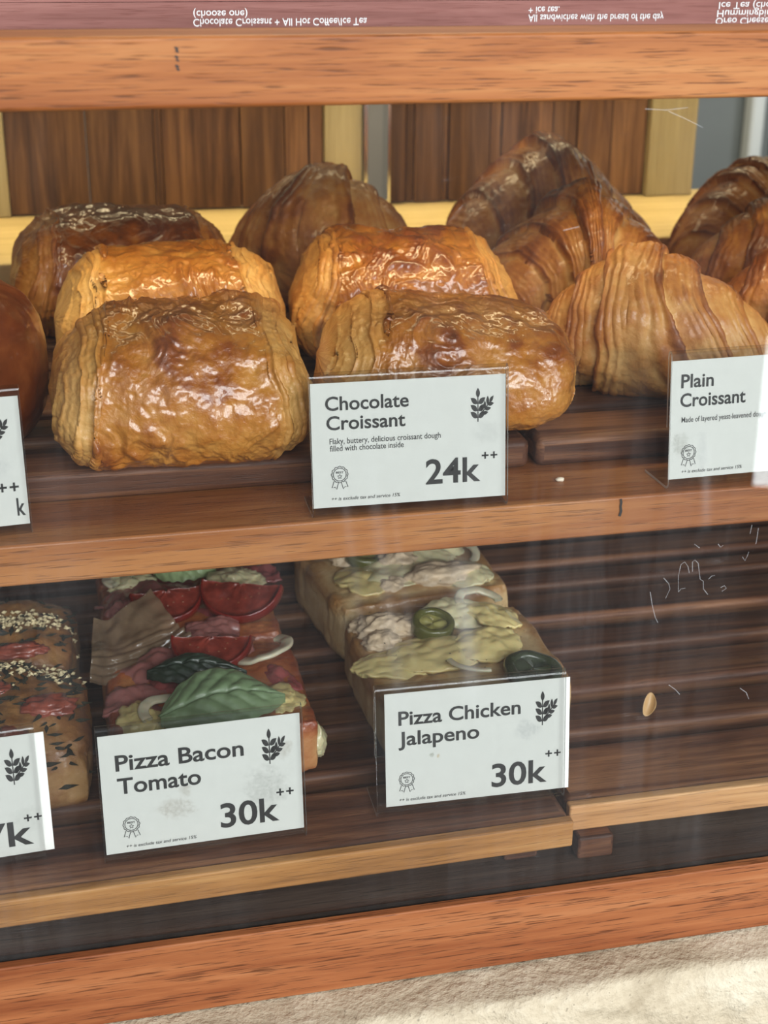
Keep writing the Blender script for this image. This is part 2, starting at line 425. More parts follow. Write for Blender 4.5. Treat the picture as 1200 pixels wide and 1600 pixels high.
for zc_ in (-.0403, -.0432, -.0462):
    stroke('pen_mark', [(.0447, zc_ + .0008), (.0456, zc_ + .0003), (.0452, zc_ - .0004), (.0460, zc_ - .0008)], .0004, M['inkmark'], case, .5142)

# ------------------------------------------------------------------ trays
def make_tray(name, loc, rz, L, offs, gap, depth, label, edge=None, tm=.0137, feet=(), foot_h=.0123):
    r = empty(name, loc, rz)
    tag(r, label, 'tray', 'slatted wooden trays')
    bl = []
    for i, y in enumerate(offs):
        y1 = (offs[i + 1] - gap) if i + 1 < len(offs) else depth
        if i == 0 and edge: bl.append((0, L, .0062, y1, -tm, 0))
        else: bl.append((0, L, y, y1, -tm, 0))
    boxes('slat_panel', bl, M['slat'], r, .0038, 3)
    if edge: boxes('front_edge', [(0, L, 0, .006, -tm, 0.0002)], edge, r, .0012, 2)
    n = 2
    for k in range(n):
        x = .02 + (L - .04) * k / (n - 1)
        boxes('batten', [(x - .012, x + .012, .02, depth, -tm - .0035, -tm - .0001)], M['slat'], r)
    for (x0, x1, y0, y1) in feet:
        boxes('foot', [(x0, x1, y0, y1, -tm - foot_h, -tm - .0001)], M['slat'], r, .0015)
    return r
lo = [0, .066, .108, .154, .194, .2415, .273, .315, .357, .40]
ZT = -.386
make_tray('slatted_tray', (-.40, .5215, ZC + ZT), R(1.0), .6145, lo, .0125, .46, 'dark slatted wooden tray under the pizza slices with orange front edge', M['slat_edge_warm'],
          feet=[(.585, .602, .012, .05), (.03, .05, .012, .05), (.585, .602, .4, .44), (.03, .05, .4, .44)])
make_tray('slatted_tray', (.2163, .5437, ZC + ZT), R(-.4), .60, lo, .0125, .44, 'empty dark slatted wooden tray right of the pizza slices with pale front edge', M['slat_edge'],
          feet=[(.003, .021, -.006, .03), (.55, .57, .0, .03), (.003, .02, .39, .43), (.55, .57, .39, .43)])
up = [0, .05, .093, .136, .18, .222, .265, .31]
ZU = -.232
make_tray('slatted_tray', (-.40, .630, ZC + ZU), 0, .618, up, .012, .35, 'reddish slatted tray on the upper shelf under the chocolate croissants', None, tm=.0148)
make_tray('slatted_tray', (.2215, .630, ZC + ZU), 0, .60, up, .012, .35, 'reddish slatted tray on the upper shelf under the plain croissants', None, tm=.0148)

# ------------------------------------------------------------------ pastry
def crust_mat(name, stops, rough=.30, coat=.9, bump=.45, spec=.5, glint=700, croug=.05):
    """baked colour follows the crust's own browning; fine crackle in the glaze"""
    m, t, b = newmat(name)
    a = nd(t, 'Attribute', attribute_name='browning')
    g = nd(t, 'Attribute', attribute_name='glaze')
    v = coords(t)
    n1 = noise(t, v, 130, 5, .62, .5)
    f = mth(t, 'ADD', a.outputs['Fac'], mth(t, 'MULTIPLY', mth(t, 'SUBTRACT', n1, .5), .55), True)
    c = ramp(t, f, stops).outputs[0]
    t.links.new(c, b.inputs['Base Color'])
    ro = mth(t, 'ADD', mth(t, 'MULTIPLY', mth(t, 'SUBTRACT', 1.0, g.outputs['Fac']), .30), rough, True)
    t.links.new(ro, b.inputs['Roughness'])
    t.links.new(mth(t, 'MULTIPLY', g.outputs['Fac'], coat), b.inputs['Coat Weight'])
    b.inputs['Coat Roughness'].default_value = croug
    b.inputs['Specular IOR Level'].default_value = spec
    bp = nd(t, 'Bump'); bp.inputs['Strength'].default_value = bump; bp.inputs['Distance'].default_value = .0008
    h = mth(t, 'ADD', noise(t, v, glint, 3, .6, .6), mth(t, 'MULTIPLY', noise(t, v, glint / 3.2, 3, .6, .8), 1.2))
    t.links.new(h, bp.inputs['Height']); t.links.new(bp.outputs[0], b.inputs['Normal'])
    return m
GOLD = [(0, (.62, .36, .11)), (.28, (.51, .235, .048)), (.55, (.385, .138, .019)), (.8, (.23, .06, .010)), (1, (.11, .027, .007))]
TAN = [(0, (.62, .38, .14)), (.3, (.52, .26, .072)), (.55, (.41, .155, .028)), (.8, (.27, .08, .013)), (1, (.14, .036, .008))]
M['gold'] = crust_mat('golden_glazed_crust', GOLD)
M['tan'] = crust_mat('tan_croissant_crust', TAN, rough=.36, coat=.6)
M['bun'] = crust_mat('dark_bun_crust', [(0, (.32, .10, .025)), (.5, (.15, .035, .009)), (1, (.055, .012, .005))], rough=.22, coat=.9, bump=.08, croug=.05)

def pain(seed, a, b, h, nv=300, nu=360, brown=0.0, wr=1.0, flat=2.35, taper=.08, seam=1.15, seam_amp=.0012, endf=(.62, .62), lump=1.0, topcut=.15):
    """rolled rectangular pastry lying along local x, z from 0 to h"""
    v = np.linspace(-1, 1, nv); v = np.sign(v) * np.abs(v) ** .9
    u = np.linspace(0, 2 * math.pi, nu, endpoint=False)
    Vv, U = np.meshgrid(v, u, indexing='ij')
    cu, su = np.cos(U), np.sin(U)
    ry = np.sign(cu) * np.abs(cu) ** (2 / flat); rz = np.sign(su) * np.abs(su) ** (2 / flat)
    ef = np.where(Vv < 0, endf[0], endf[1]); closed = ef > .85
    e0 = ef + .05 * fbm(cu * 1.3, su * 1.3, Vv * 0 + np.sign(Vv) * 2, seed, 2)
    e = np.clip((np.abs(Vv) - e0) / (1.0 - e0), 0, 1)
    s = 1 - .10 * e - .42 * e ** 3.0
    s = np.where(closed, np.clip(1 - np.abs(Vv) ** 5, 0, 1) ** .42, s)
    s = s * (1 - taper * np.abs(Vv) ** 2)
    cap = sstep(.93, 1.0, np.abs(Vv)); s = s * (1 - cap) + cap * .02 * np.where(closed, s, 1)
    ph = e * 3.1 + .45 * np.sin(U + seed) + .55 * fbm(cu * 1.5, su * 1.5, np.sign(Vv) * 3, seed + 9, 2)
    saw = ph - np.floor(ph); saw = np.where(e > 0, saw, 0)
    terr = np.where(e > .02, (saw ** 2.5) * .055 + .008 * np.sin(saw * 16) * saw, 0.0)
    s = s * (1 + terr * (1 - cap))
    x = a * np.sign(Vv) * (np.abs(Vv) ** 1.0) * (1 - .05 * (1 - np.minimum(s, 1)) )
    x = np.where((np.abs(Vv) > .93) & ~closed, np.sign(Vv) * a * (.93 + .012 * sstep(.93, 1, np.abs(Vv)) + .02 * (np.abs(Vv) - .93) / .07), x)
    y = b * ry * s
    z0 = .46 * h
    z = z0 + .54 * h * rz * s
    x = x * (1 - topcut * sstep(.40, 1.02, z / h) - .10 * sstep(.30, -.02, z / h))
    P = np.stack([x, y, z], -1)
    N = normals_grid(P, False, True)
    c = np.cross(P - np.array([0, 0, z0]), N)  # orientation check
    if np.mean(np.sum((P - np.array([0, 0, z0])) * N, -1)) < 0: N = -N
    X = x / .05; Yq = y / .05; Zq = z / .05
    mid = 1 - sstep(0, .22, e)
    big = fbm(X * 1.1, Yq * 1.1, Zq * 1.1, seed + 2, 3)
    arc = U * .045 / .05                      # metres around the roll, scaled
    warp = 1.2 * fbm(X * 1.6, arc * 1.6, 0, seed + 3, 2)
    wrk = ridged(X * 3.4 + warp, arc * 1.5 + .7 * warp, .3, seed + 4, 3)
    area_ = sstep(-.45, .25, fbm(X * .9, arc * .9, 0, seed + 6, 2))
    bl = fbm(X * 5, Yq * 5, Zq * 5, seed + 5, 3)
    fine = fbm(X * 14, arc * 14, 0, seed + 7, 2)
    edge = ridged(X * 5 + warp * .6, arc * .9, .7, seed + 8, 2) * (1 - mid)
    D = lump * .0042 * big + mid * wr * (.0011 * (wrk - .4) * area_ + .0006 * bl + .00016 * fine)
    D += (1 - mid) * (1 - cap) * (.0007 * bl + .0004 * edge + .0003 * fine)
    # the free edge of the outer sheet: a small step running along the roll
    line = U - (seam + .16 * fbm(X * 1.2, 0 * X, 0, seed + 12, 3) + .05 * pn(X * 6, 0 * X, 0, seed + 13))
    D += mid * seam_amp * sstep(-.035, .0, line) * (1 - sstep(.9, 1.5, line))
    under = sstep(.10, .0, z / h)
    D = D * (1 - .7 * under)
    P = P + N * D[..., None]
    P[..., 2] = np.maximum(P[..., 2], 0.0012 * (1 + .5 * pn(X * 3, Yq * 3, 0, seed)))
    P[..., 2] -= P[..., 2].min()
    top = sstep(.25, .95, P[..., 2] / h)
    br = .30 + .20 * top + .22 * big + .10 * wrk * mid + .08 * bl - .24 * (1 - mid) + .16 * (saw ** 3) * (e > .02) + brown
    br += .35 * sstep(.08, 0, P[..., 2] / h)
    br += mid * .22 * sstep(.0, .5, fbm(X * 1.7, Yq * 1.7, Zq * 1.7, seed + 20, 3))
    gl = np.clip(.25 + .75 * mid - .5 * under, 0, 1)
    return P, np.clip(br, 0, 1), gl

def croissant(seed, half, rad, bend=.9, nv=420, nu=300, brown=0.0, segs=(.17, .42, .64, .83), skew=.12, step=.20, squash=.88, fat=1.0, glaze=.7, tipf=.22, prof=1.75, lam=1.0, lr=(1.0, 1.0)):
    """rolled crescent: centre of the spine at the origin, horns curving towards -y; z from 0"""
    t = np.linspace(-1, 1, nv); u = np.linspace(0, 2 * math.pi, nu, endpoint=False)
    T, U = np.meshgrid(t, u, indexing='ij')
    A = np.abs(T); sg = np.where(T < 0, -1.0, 1.0)
    lenf = np.where(T < 0, lr[0], lr[1])
    cu, su = np.cos(U), np.sin(U)
    w = A + skew * np.sin(U * 1.0 + seed * 1.7 + sg * .6) * np.clip(A * 6, 0, 1) * (1 - A ** 2) + .03 * fbm(cu * 1.2 + T * 2, su * 1.2, sg, seed, 3) * (1 - A ** 4)
    bounds = np.array([-.2] + list(segs) + [1.06])
    k = np.clip(np.searchsorted(bounds, w.ravel()) - 1, 0, len(bounds) - 2).reshape(w.shape)
    f = (w - bounds[k]) / (bounds[k + 1] - bounds[k]); f = np.clip(f, 0, 1)
    base = (1 - A ** prof) ** fat * (1 - tipf) + tipf
    base = base * np.clip((1 - A ** 14), 0, 1) ** .5
    segm = np.sqrt(np.clip(np.sin(np.pi * np.clip(f * .62 + .28, 0, 1)), 0, 1))
    r = base * (1 + step * (f ** 1.4 - .5) + step * .9 * (segm - .85))
    ripple = np.sin(2 * np.pi * (f * 5.5 + .5 * fbm(cu * 1.5, su * 1.5, T * 2, seed + 3, 2)))
    r = r * (1 + lam * .010 * ripple * f ** 1.8)
    # spine
    ang = T * bend
    if bend > 1e-3:
        sx_ = np.sin(ang) * half / bend; sy_ = -(1 - np.cos(ang)) * half / bend
    else: sx_ = T * half; sy_ = 0 * T
    sx_ = sx_ * lenf
    ox = np.sin(ang) ; oy = np.cos(ang)          # outward in the plane
    ry = rad * r
    off = ry * cu; zz_ = ry * su * squash
    x = sx_ + ox * off; y = sy_ + oy * off
    zc = rad * base * squash * .92
    z = zc + zz_
    P = np.stack([x, y, z], -1)
    C = np.stack([sx_, sy_, zc], -1)
    N = normals_grid(P, False, True)
    if np.mean(np.sum((P - C) * N, -1)) < 0: N = -N
    X, Y_, Z_ = x / .05, y / .05, z / .05
    big = fbm(X * 1.2, Y_ * 1.2, Z_ * 1.2, seed + 1, 3)
    bl = fbm(X * 5, Y_ * 5, Z_ * 5, seed + 2, 3)
    wr = ridged(T * 8 + .8 * big, U * .8, .2, seed + 4, 2)      # wrinkles running around the roll
    fine = fbm(X * 15, Y_ * 15, Z_ * 15, seed + 7, 2)
    D = (.0030 * big + .0006 * bl + (.0004 * (wr - .4)) + .0002 * fine) * (.35 + .65 * base)
    P = P + N * D[..., None]
    P[..., 2] = np.maximum(P[..., 2], 0.001 * (1 + .5 * pn(X * 3, Y_ * 3, 0, seed)))
    P[..., 2] -= P[..., 2].min()
    h = P[..., 2].max(); top = sstep(.2, .95, P[..., 2] / h)
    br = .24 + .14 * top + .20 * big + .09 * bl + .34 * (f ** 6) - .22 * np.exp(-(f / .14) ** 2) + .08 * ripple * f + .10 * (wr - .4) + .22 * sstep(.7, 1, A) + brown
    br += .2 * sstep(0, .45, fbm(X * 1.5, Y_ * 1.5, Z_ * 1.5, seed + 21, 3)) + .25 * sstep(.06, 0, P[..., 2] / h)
    gl = np.clip(glaze * (.4 + .6 * top) + .3 * big, 0, 1)
    return P, np.clip(br, 0, 1), gl

def body(name, PBG, mat, parent=None, loc=None, rz=0.0, rx=0.0, ry=0.0):
    P, br, gl = PBG
    n, m = P.shape[:2]
    V = P.reshape(-1, 3)
    F = grid_faces(n, m, False, True)
    # close both ends with a fan of quads to a ring centre
    c0 = V[:m].mean(0); c1 = V[-m:].mean(0)
    V = np.vstack([V, c0, c1]); br = np.append(br.ravel(), [br[0].mean(), br[-1].mean()]); gl = np.append(gl.ravel(), [gl[0].mean(), gl[-1].mean()])
    i = np.arange(0, m, 2)
    k0, k1 = n * m, n * m + 1
    f0 = np.stack([np.full(len(i), k0), (i + 2) % m, (i + 1) % m, i], -1)
    o = (n - 1) * m
    f1 = np.stack([np.full(len(i), k1), o + i, o + (i + 1) % m, o + (i + 2) % m], -1)
    F = np.vstack([F, f0, f1])
    ob = quads_mesh(name, V, F, mat, parent, True, {'browning': br, 'glaze': gl})
    # make faces point outwards
    me = ob.data
    if loc is not None:
        ob.location = loc; ob.rotation_euler = (rx, ry, rz)
    return ob
def settle(ob, z):
    """drop a tilted body so that its lowest point touches height z"""
    bpy.context.view_layer.update()
    n = len(ob.data.vertices); co = np.empty(n * 3, np.float32); ob.data.vertices.foreach_get('co', co)
    mw = np.array(ob.matrix_world); zc = co.reshape(-1, 3) @ mw[2, :3] + mw[2, 3]
    ob.location.z += z - zc.min()
TZ = ZC + ZU
GC = 'chocolate croissants on the upper tray'; GP = 'plain croissants on the upper shelf'
def pastry(name, pbg, mat, x, y, rz, label, cat, group, rx=0, ry=0, z=TZ):
    o = body(name, pbg, mat, None, (x, y, z), R(rz), R(rx), R(ry))
    settle(o, z + .0003)
    return tag(o, label, cat, group)

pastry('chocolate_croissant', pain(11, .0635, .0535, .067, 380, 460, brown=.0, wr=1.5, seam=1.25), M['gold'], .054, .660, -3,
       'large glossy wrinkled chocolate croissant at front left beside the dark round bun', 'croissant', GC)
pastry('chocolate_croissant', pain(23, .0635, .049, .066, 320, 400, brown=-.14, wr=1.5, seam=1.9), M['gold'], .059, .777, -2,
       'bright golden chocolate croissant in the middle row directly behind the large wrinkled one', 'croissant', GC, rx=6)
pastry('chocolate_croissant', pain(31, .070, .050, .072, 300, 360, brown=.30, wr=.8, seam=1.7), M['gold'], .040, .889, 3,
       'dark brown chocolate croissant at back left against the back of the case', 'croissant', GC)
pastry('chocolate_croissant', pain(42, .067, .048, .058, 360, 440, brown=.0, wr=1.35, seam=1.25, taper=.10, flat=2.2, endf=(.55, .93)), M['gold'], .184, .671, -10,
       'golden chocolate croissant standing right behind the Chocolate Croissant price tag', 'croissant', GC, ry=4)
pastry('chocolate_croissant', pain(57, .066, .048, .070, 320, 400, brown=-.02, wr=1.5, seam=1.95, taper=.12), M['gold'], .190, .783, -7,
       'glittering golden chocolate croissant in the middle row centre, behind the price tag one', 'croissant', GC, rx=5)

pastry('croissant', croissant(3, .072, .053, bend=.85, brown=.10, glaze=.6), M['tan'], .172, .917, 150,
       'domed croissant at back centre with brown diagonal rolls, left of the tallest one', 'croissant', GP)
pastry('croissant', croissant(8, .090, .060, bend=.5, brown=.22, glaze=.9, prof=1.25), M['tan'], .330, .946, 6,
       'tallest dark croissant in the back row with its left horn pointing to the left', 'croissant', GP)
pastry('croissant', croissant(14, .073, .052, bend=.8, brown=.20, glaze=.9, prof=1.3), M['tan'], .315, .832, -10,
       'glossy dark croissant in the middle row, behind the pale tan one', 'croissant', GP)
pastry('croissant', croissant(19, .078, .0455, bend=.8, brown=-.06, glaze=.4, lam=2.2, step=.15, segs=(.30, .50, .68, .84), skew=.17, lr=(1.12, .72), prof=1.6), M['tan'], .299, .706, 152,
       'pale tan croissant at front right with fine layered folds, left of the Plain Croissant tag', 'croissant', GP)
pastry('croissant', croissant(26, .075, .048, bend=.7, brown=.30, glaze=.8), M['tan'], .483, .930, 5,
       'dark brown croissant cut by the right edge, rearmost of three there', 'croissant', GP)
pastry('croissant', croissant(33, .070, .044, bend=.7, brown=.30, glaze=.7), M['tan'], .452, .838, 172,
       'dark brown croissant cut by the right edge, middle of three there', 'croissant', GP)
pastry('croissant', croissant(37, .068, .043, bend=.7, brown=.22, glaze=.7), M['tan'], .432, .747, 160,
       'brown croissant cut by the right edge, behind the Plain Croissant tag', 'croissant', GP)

def bun(seed, a, h, brown=.35):
    th = np.linspace(0, math.pi, 140); u = np.linspace(0, 2 * math.pi, 220, endpoint=False)
    T, U = np.meshgrid(th, u, indexing='ij')
    rr = np.sin(T) ** .8; zz_ = np.cos(T); zz_ = np.sign(zz_) * np.abs(zz_) ** .8
    x = a * rr * np.cos(U); y = a * rr * np.sin(U); z = h * (.45 + .55 * zz_)
    P = np.stack([x, y, z], -1)
    N = P - np.array([0, 0, .4 * h]); N /= np.linalg.norm(N, axis=-1, keepdims=True)
    big = fbm(x * 25, y * 25, z * 25, seed, 3)
    P = P + N * (.0022 * big + .0003 * fbm(x * 160, y * 160, z * 160, seed + 1, 2))[..., None]
    P[..., 2] = np.maximum(P[..., 2], .0005); P[..., 2] -= P[..., 2].min()
    br = brown + .25 * big + .12 * fbm(x * 120, y * 120, z * 120, seed + 2, 3)
    return P, np.clip(br, 0, 1), np.clip(.8 + 0 * br, 0, 1)
b1 = pastry('round_bun', bun(5, .053, .083, .55), M['bun'], -.060, .687, 0, 'glossy dark brown round bun at the left edge of the upper tray', 'bun', None)
def blob(name, c, r, seed, amp, freq, mat, parent=None, n=28, rot=(0, 0, 0), pw=1.0, attr=None):
    th = np.linspace(0, math.pi, n); u = np.linspace(0, 2 * math.pi, 2 * n, endpoint=False)
    T, U = np.meshgrid(th, u, indexing='ij')
    D = np.stack([np.sin(T) * np.cos(U), np.sin(T) * np.sin(U), np.cos(T)], -1)
    D = np.sign(D) * np.abs(D) ** pw
    d = 1 + amp * fbm(D[..., 0] * freq, D[..., 1] * freq, D[..., 2] * freq, seed, 4)
    P = D * d[..., None] * np.array(r)
    V = P.reshape(-1, 3); m = 2 * n
    mt_ = np.array(Matrix.Rotation(rot[2], 3, 'Z') @ Matrix.Rotation(rot[1], 3, 'Y') @ Matrix.Rotation(rot[0], 3, 'X'))
    V = V @ mt_.T + np.array(c)
    return quads_mesh(name, V, grid_faces(n, m, False, True), mat, parent)
blob('blister', (.024, -.040, .0545), (.0022, .0012, .0014), 3, .3, 2, plain('burnt', (.02, .01, .006), .5), b1, 12)

# ------------------------------------------------------------------ price tags
def text_mesh(body_, bold=0.0, shear=0.0):
    c = bpy.data.curves.new('t', 'FONT'); c.body = body_; c.size = 1; c.offset = bold; c.shear = shear
    c.space_line = 1.0; c.resolution_u = 4
    o = bpy.data.objects.new('t', c); COL.objects.link(o)
    dg = bpy.context.evaluated_depsgraph_get(); dg.update()
    me = bpy.data.meshes.new_from_object(o.evaluated_get(dg))
    n = len(me.vertices); co = np.empty(n * 3, np.float32); me.vertices.foreach_get('co', co)
    V = co.reshape(-1, 3)[:, :2].copy(); F = [tuple(p.vertices) for p in me.polygons]
    bpy.data.objects.remove(o); bpy.data.curves.remove(c); bpy.data.meshes.remove(me)
    return V, F
_cap = {}
def fit_text(s, x0, x1, base, cap, bold=0.0, shear=0.0):
    """lettering s spanning x0..x1 with its baseline at base and capitals cap tall"""
    if bold not in _cap:
        V, F = text_mesh('H', bold); _cap[bold] = (V[:, 1].min(), V[:, 1].max())
    V, F = text_mesh(s, bold, shear)
    lo_, hi = _cap[bold]
    kx = (x1 - x0) / (V[:, 0].max() - V[:, 0].min()); kz = cap / (hi - lo_)
    V = np.stack([(V[:, 0] - V[:, 0].min()) * kx + x0, (V[:, 1] - lo_) * kz + base], -1)
    return V, F
def join2(parts):
    V = []; F = []
    for v, f in parts:
        o = len(V); V += [tuple(p) for p in v]; F += [tuple(i + o for i in q) for q in f]
    return V, F
def leaf2(cx, cy, ang, L, Wd):
    pts = []
    n = 7
    for i in range(n + 1):
        t = i / n; pts.append((L * t, Wd * math.sin(math.pi * t ** .85) ** .9))
    for i in range(n - 1, 0, -1):
        t = i / n; pts.append((L * t, -Wd * math.sin(math.pi * t ** .85) ** .9))
    c, s = math.cos(ang), math.sin(ang)
    return [(cx + x * c - y * s, cy + x * s + y * c) for x, y in pts], [tuple(range(len(pts)))]
def line2(pts, w, closed=False):
    V = []; F = []; n = len(pts)
    for i in range(n):
        a = pts[(i - 1) % n] if closed or i else pts[i]; b = pts[(i + 1) % n] if closed or i < n - 1 else pts[i]
        dx, dy = b[0] - a[0], b[1] - a[1]; l = math.hypot(dx, dy) or 1
        V += [(pts[i][0] - dy / l * w, pts[i][1] + dx / l * w), (pts[i][0] + dy / l * w, pts[i][1] - dx / l * w)]
    for i in range(n if closed else n - 1):
        j = (i + 1) % n; F.append((2 * i, 2 * i + 1, 2 * j + 1, 2 * j))
    return V, F
def wheat(x, y, w, h):
    ps = [line2([(.32, -.02), (.32, .80)], .022)]
    for k, yy in enumerate((.10, .31, .52)):
        for sgn in (-1, 1):
            ps.append(leaf2(.32 + sgn * .02, yy, math.pi / 2 - sgn * R(58), .34, .085))
    ps.append(leaf2(.32, .70, math.pi / 2, .30, .085))
    ps.append(line2([(.40, .20), (.62, .36), (.80, .55)], .02))
    for (px, py) in ((.60, .34), (.72, .48)):
        ps.append(leaf2(px, py, R(8), .27, .06)); ps.append(leaf2(px, py, R(88), .27, .06))
    ps.append(leaf2(.50, .22, R(8), .25, .06)); ps.append(leaf2(.46, .28, R(85), .22, .055))
    ps.append(leaf2(.80, .55, R(48), .26, .06))
    V, F = join2(ps)
    return [(x + a * w, y + b * h) for a, b in V], F
def badge(cx, cy, r):
    n = 72; sc = [(cx + r * (1 + .05 * math.cos(12 * k / n * 2 * math.pi)) * math.cos(k / n * 2 * math.pi), cy + r * (1 + .05 * math.cos(12 * k / n * 2 * math.pi)) * math.sin(k / n * 2 * math.pi)) for k in range(n)]
    inn = [(cx + .80 * r * math.cos(k / 40 * 2 * math.pi), cy + .80 * r * math.sin(k / 40 * 2 * math.pi)) for k in range(40)]
    st = [(cx + (.30 if k % 2 == 0 else .14) * r * math.cos(math.pi / 2 + k * math.pi / 5), cy - .26 * r + (.30 if k % 2 == 0 else .14) * r * math.sin(math.pi / 2 + k * math.pi / 5)) for k in range(10)]
    w = r * .045
    ps = [line2(sc, w, True), line2(inn, w, True), line2(st, w, True)]
    for sg in (-1, 1):
        rb = [(cx + sg * .18 * r, cy - 1.02 * r), (cx + sg * .42 * r, cy - 1.85 * r), (cx + sg * .62 * r, cy - 1.55 * r), (cx + sg * 1.0 * r, cy - 1.62 * r), (cx + sg * .72 * r, cy - .80 * r)]
        ps.append(line2(rb, w))
    v, f = fit_text('BEST', cx - .48 * r, cx + .48 * r, cy + .14 * r, .26 * r, .03); ps.append((v, f))
    return join2(ps)
def flat(name, VF, mat, parent, y=-.00025):
    V, F = VF
    return mesh_obj(name, [(a, y, b) for a, b in V], F, mat, parent)
def card_mat(stains, seed):
    m, t, b = newmat('printed_card')
    v = coords(t)
    c = mixc(t, noise(t, v, 160, 4, .6), (.76, .755, .715), (.85, .845, .80))
    for (x, z, rx, rz, col, amt) in stains:
        mp = nd(t, 'Mapping'); mp.inputs['Location'].default_value = (-x / rx, 0, -z / rz); mp.inputs['Scale'].default_value = (1 / rx, 0, 1 / rz)
        tcn = nd(t, 'TexCoord'); t.links.new(tcn.outputs['Object'], mp.inputs[0])
        ln = nd(t, 'VectorMath', operation='LENGTH'); t.links.new(mp.outputs[0], ln.inputs[0])
        d_ = mth(t, 'ADD', ln.outputs['Value'], mth(t, 'MULTIPLY', mth(t, 'SUBTRACT', noise(t, v, 220 + seed, 5, .7), .5), 2.2))
        k = ramp(t, d_, [(.45, (1, 1, 1)), (1.0, (0, 0, 0))]).outputs[0]
        k2 = mth(t, 'MULTIPLY', k, mth(t, 'MULTIPLY', ramp(t, noise(t, v, 600, 4, .7), [(.35, (.25, .25, .25)), (.65, (1, 1, 1))]).outputs[0], amt))
        c = mixc(t, k2, c, col)
    t.links.new(c, b.inputs['Base Color']); b.inputs['Roughness'].default_value = .6
    return m
CW, CH, HH = .0885, .0562, .0645
def price_tag(name, loc, rz, w, label, name_lines, price=None, plus=None, desc=(), wheat_u=None, badge_uv=None, foot=None, card_dx=0.0, stains=(), lean=7, group='clear acrylic price tags', cseed=0):
    r = empty(name, loc, R(rz)); tag(r, label, 'price tag', group)
    ca, sa = math.cos(R(lean)), math.sin(R(lean)); th = .0013
    # bent acrylic strip: foot, front sheet, fold at the top, short back sheet
    pts = [(.027, th * .5 + .0002), (.004, th * .5 + .0002)]
    for k in range(1, 6):
        a = k / 6 * (math.pi / 2 + R(lean)); pts.append((.004 - .003 * math.sin(a), th * .5 + .0002 + .003 * (1 - math.cos(a))))
    y0, z0 = pts[-1]
    Lf = HH - .004
    ty, tz = y0 + sa * Lf, z0 + ca * Lf
    pts.append((ty, tz))
    rad = .0016
    cyy, czz = ty + rad * ca, tz - rad * sa
    for k in range(1, 9):
        a = math.pi * k / 8
        pts.append((cyy - rad * math.cos(a) * ca + rad * math.sin(a) * sa, czz + rad * math.cos(a) * sa + rad * math.sin(a) * ca))
    ey, ez = pts[-1]
    pts.append((ey - sa * .034, ez - ca * .034))
    V = []; F = []; n = len(pts)
    for i, (y, z) in enumerate(pts):
        a = pts[max(i - 1, 0)]; b = pts[min(i + 1, n - 1)]
        dy, dz = b[0] - a[0], b[1] - a[1]; l = math.hypot(dy, dz)
        ny, nz = -dz / l * th / 2, dy / l * th / 2
        V += [(0, y + ny, z + nz), (w, y + ny, z + nz), (w, y - ny, z - nz), (0, y - ny, z - nz)]
        if i:
            o = 4 * i
            for k in range(4):
                F.append((o - 4 + k, o - 4 + (k + 1) % 4, o + (k + 1) % 4, o + k))
    F += [(0, 1, 2, 3), (4 * n - 4, 4 * n - 1, 4 * n - 2, 4 * n - 3)]
    edge_ids = [i for i, f in enumerate(F) if all(V[k][0] == V[f[0]][0] for k in f)]
    h = mesh_obj('acrylic_holder', V, F, [M['acrylic'], M['acrylic_edge']], r)
    for i in edge_ids: h.data.polygons[i].material_index = 1
    # the card stands between the two sheets, its own origin at its lower left corner
    cm = card_mat(stains, cseed)
    card = boxes('card', [(0, CW, 0, .00025, 0, CH)], cm, r)
    card.rotation_euler = (-R(lean), 0, 0)
    s0 = .0045
    card.location = ((w - CW) / 2 + card_dx, y0 + th / 2 + .00055 + sa * s0, z0 + ca * s0 - .003)
    U = lambda u: u * CW
    B = lambda v: (1 - v) * CH
    yl = -.00012
    if name_lines:
        flat('product_name', join2([fit_text(s, U(a), U(b), B(v), c * CH, .019) for (s, a, b, v, c) in name_lines]), M['ink'], card, yl)
    if desc: flat('description', join2([fit_text(s, U(a), U(b), B(v), c * CH, .008) for (s, a, b, v, c) in desc]), M['ink'], card, yl)
    if price:
        s, a, b, v, c = price; flat('price', fit_text(s, U(a), U(b), B(v), c * CH, .019), M['ink'], card, yl)
    if plus:
        a, b, v, hgt = plus
        ps = []
        wd = (b - a) * CW; s_ = wd * .21
        for cx in (U(a) + wd * .24, U(a) + wd * .78):
            ps += [line2([(cx - s_, B(v)), (cx + s_, B(v))], s_ * .24), line2([(cx, B(v) - s_), (cx, B(v) + s_)], s_ * .24)]
        flat('tax_mark', join2(ps), M['ink'], card, yl)
    if wheat_u:
        a, b, v0, v1 = wheat_u; flat('wheat_emblem', wheat(U(a), B(v1), U(b - a), (v1 - v0) * CH), M['ink'], card, yl)
    if badge_uv:
        u_, v_, r_ = badge_uv; flat('award_badge', badge(U(u_), B(v_), r_ * CW), M['ink'], card, yl)
    if foot:
        a, b, v = foot; flat('footnote', fit_text('++ is exclude tax and service 15%', U(a), U(b), B(v), .028 * CH, .008, .18), M['ink'], card, yl)
    return r
GREY = (.42, .41, .38); BRN = (.38, .31, .24)
SH = ZC - .247
price_tag('price_tag', (.1027, .5856, SH), -1.2, .0898, 'white Chocolate Croissant 24k price tag in a clear acrylic holder',
          [('Chocolate', .072, .497, .22, .112), ('Croissant', .076, .478, .375, .112)], ('24k', .58, .868, .865, .205), (.872, .958, .655, .07),
          [('Flaky, buttery, delicious croissant dough', .09, .66, .487, .046), ('filled with chocolate inside', .09, .468, .545, .046)],
          (.815, .94, .10, .37), (.137, .735, .041), (.092, .446, .945), stains=[(.080, .030, .008, .006, (.60, .60, .57), .5)])
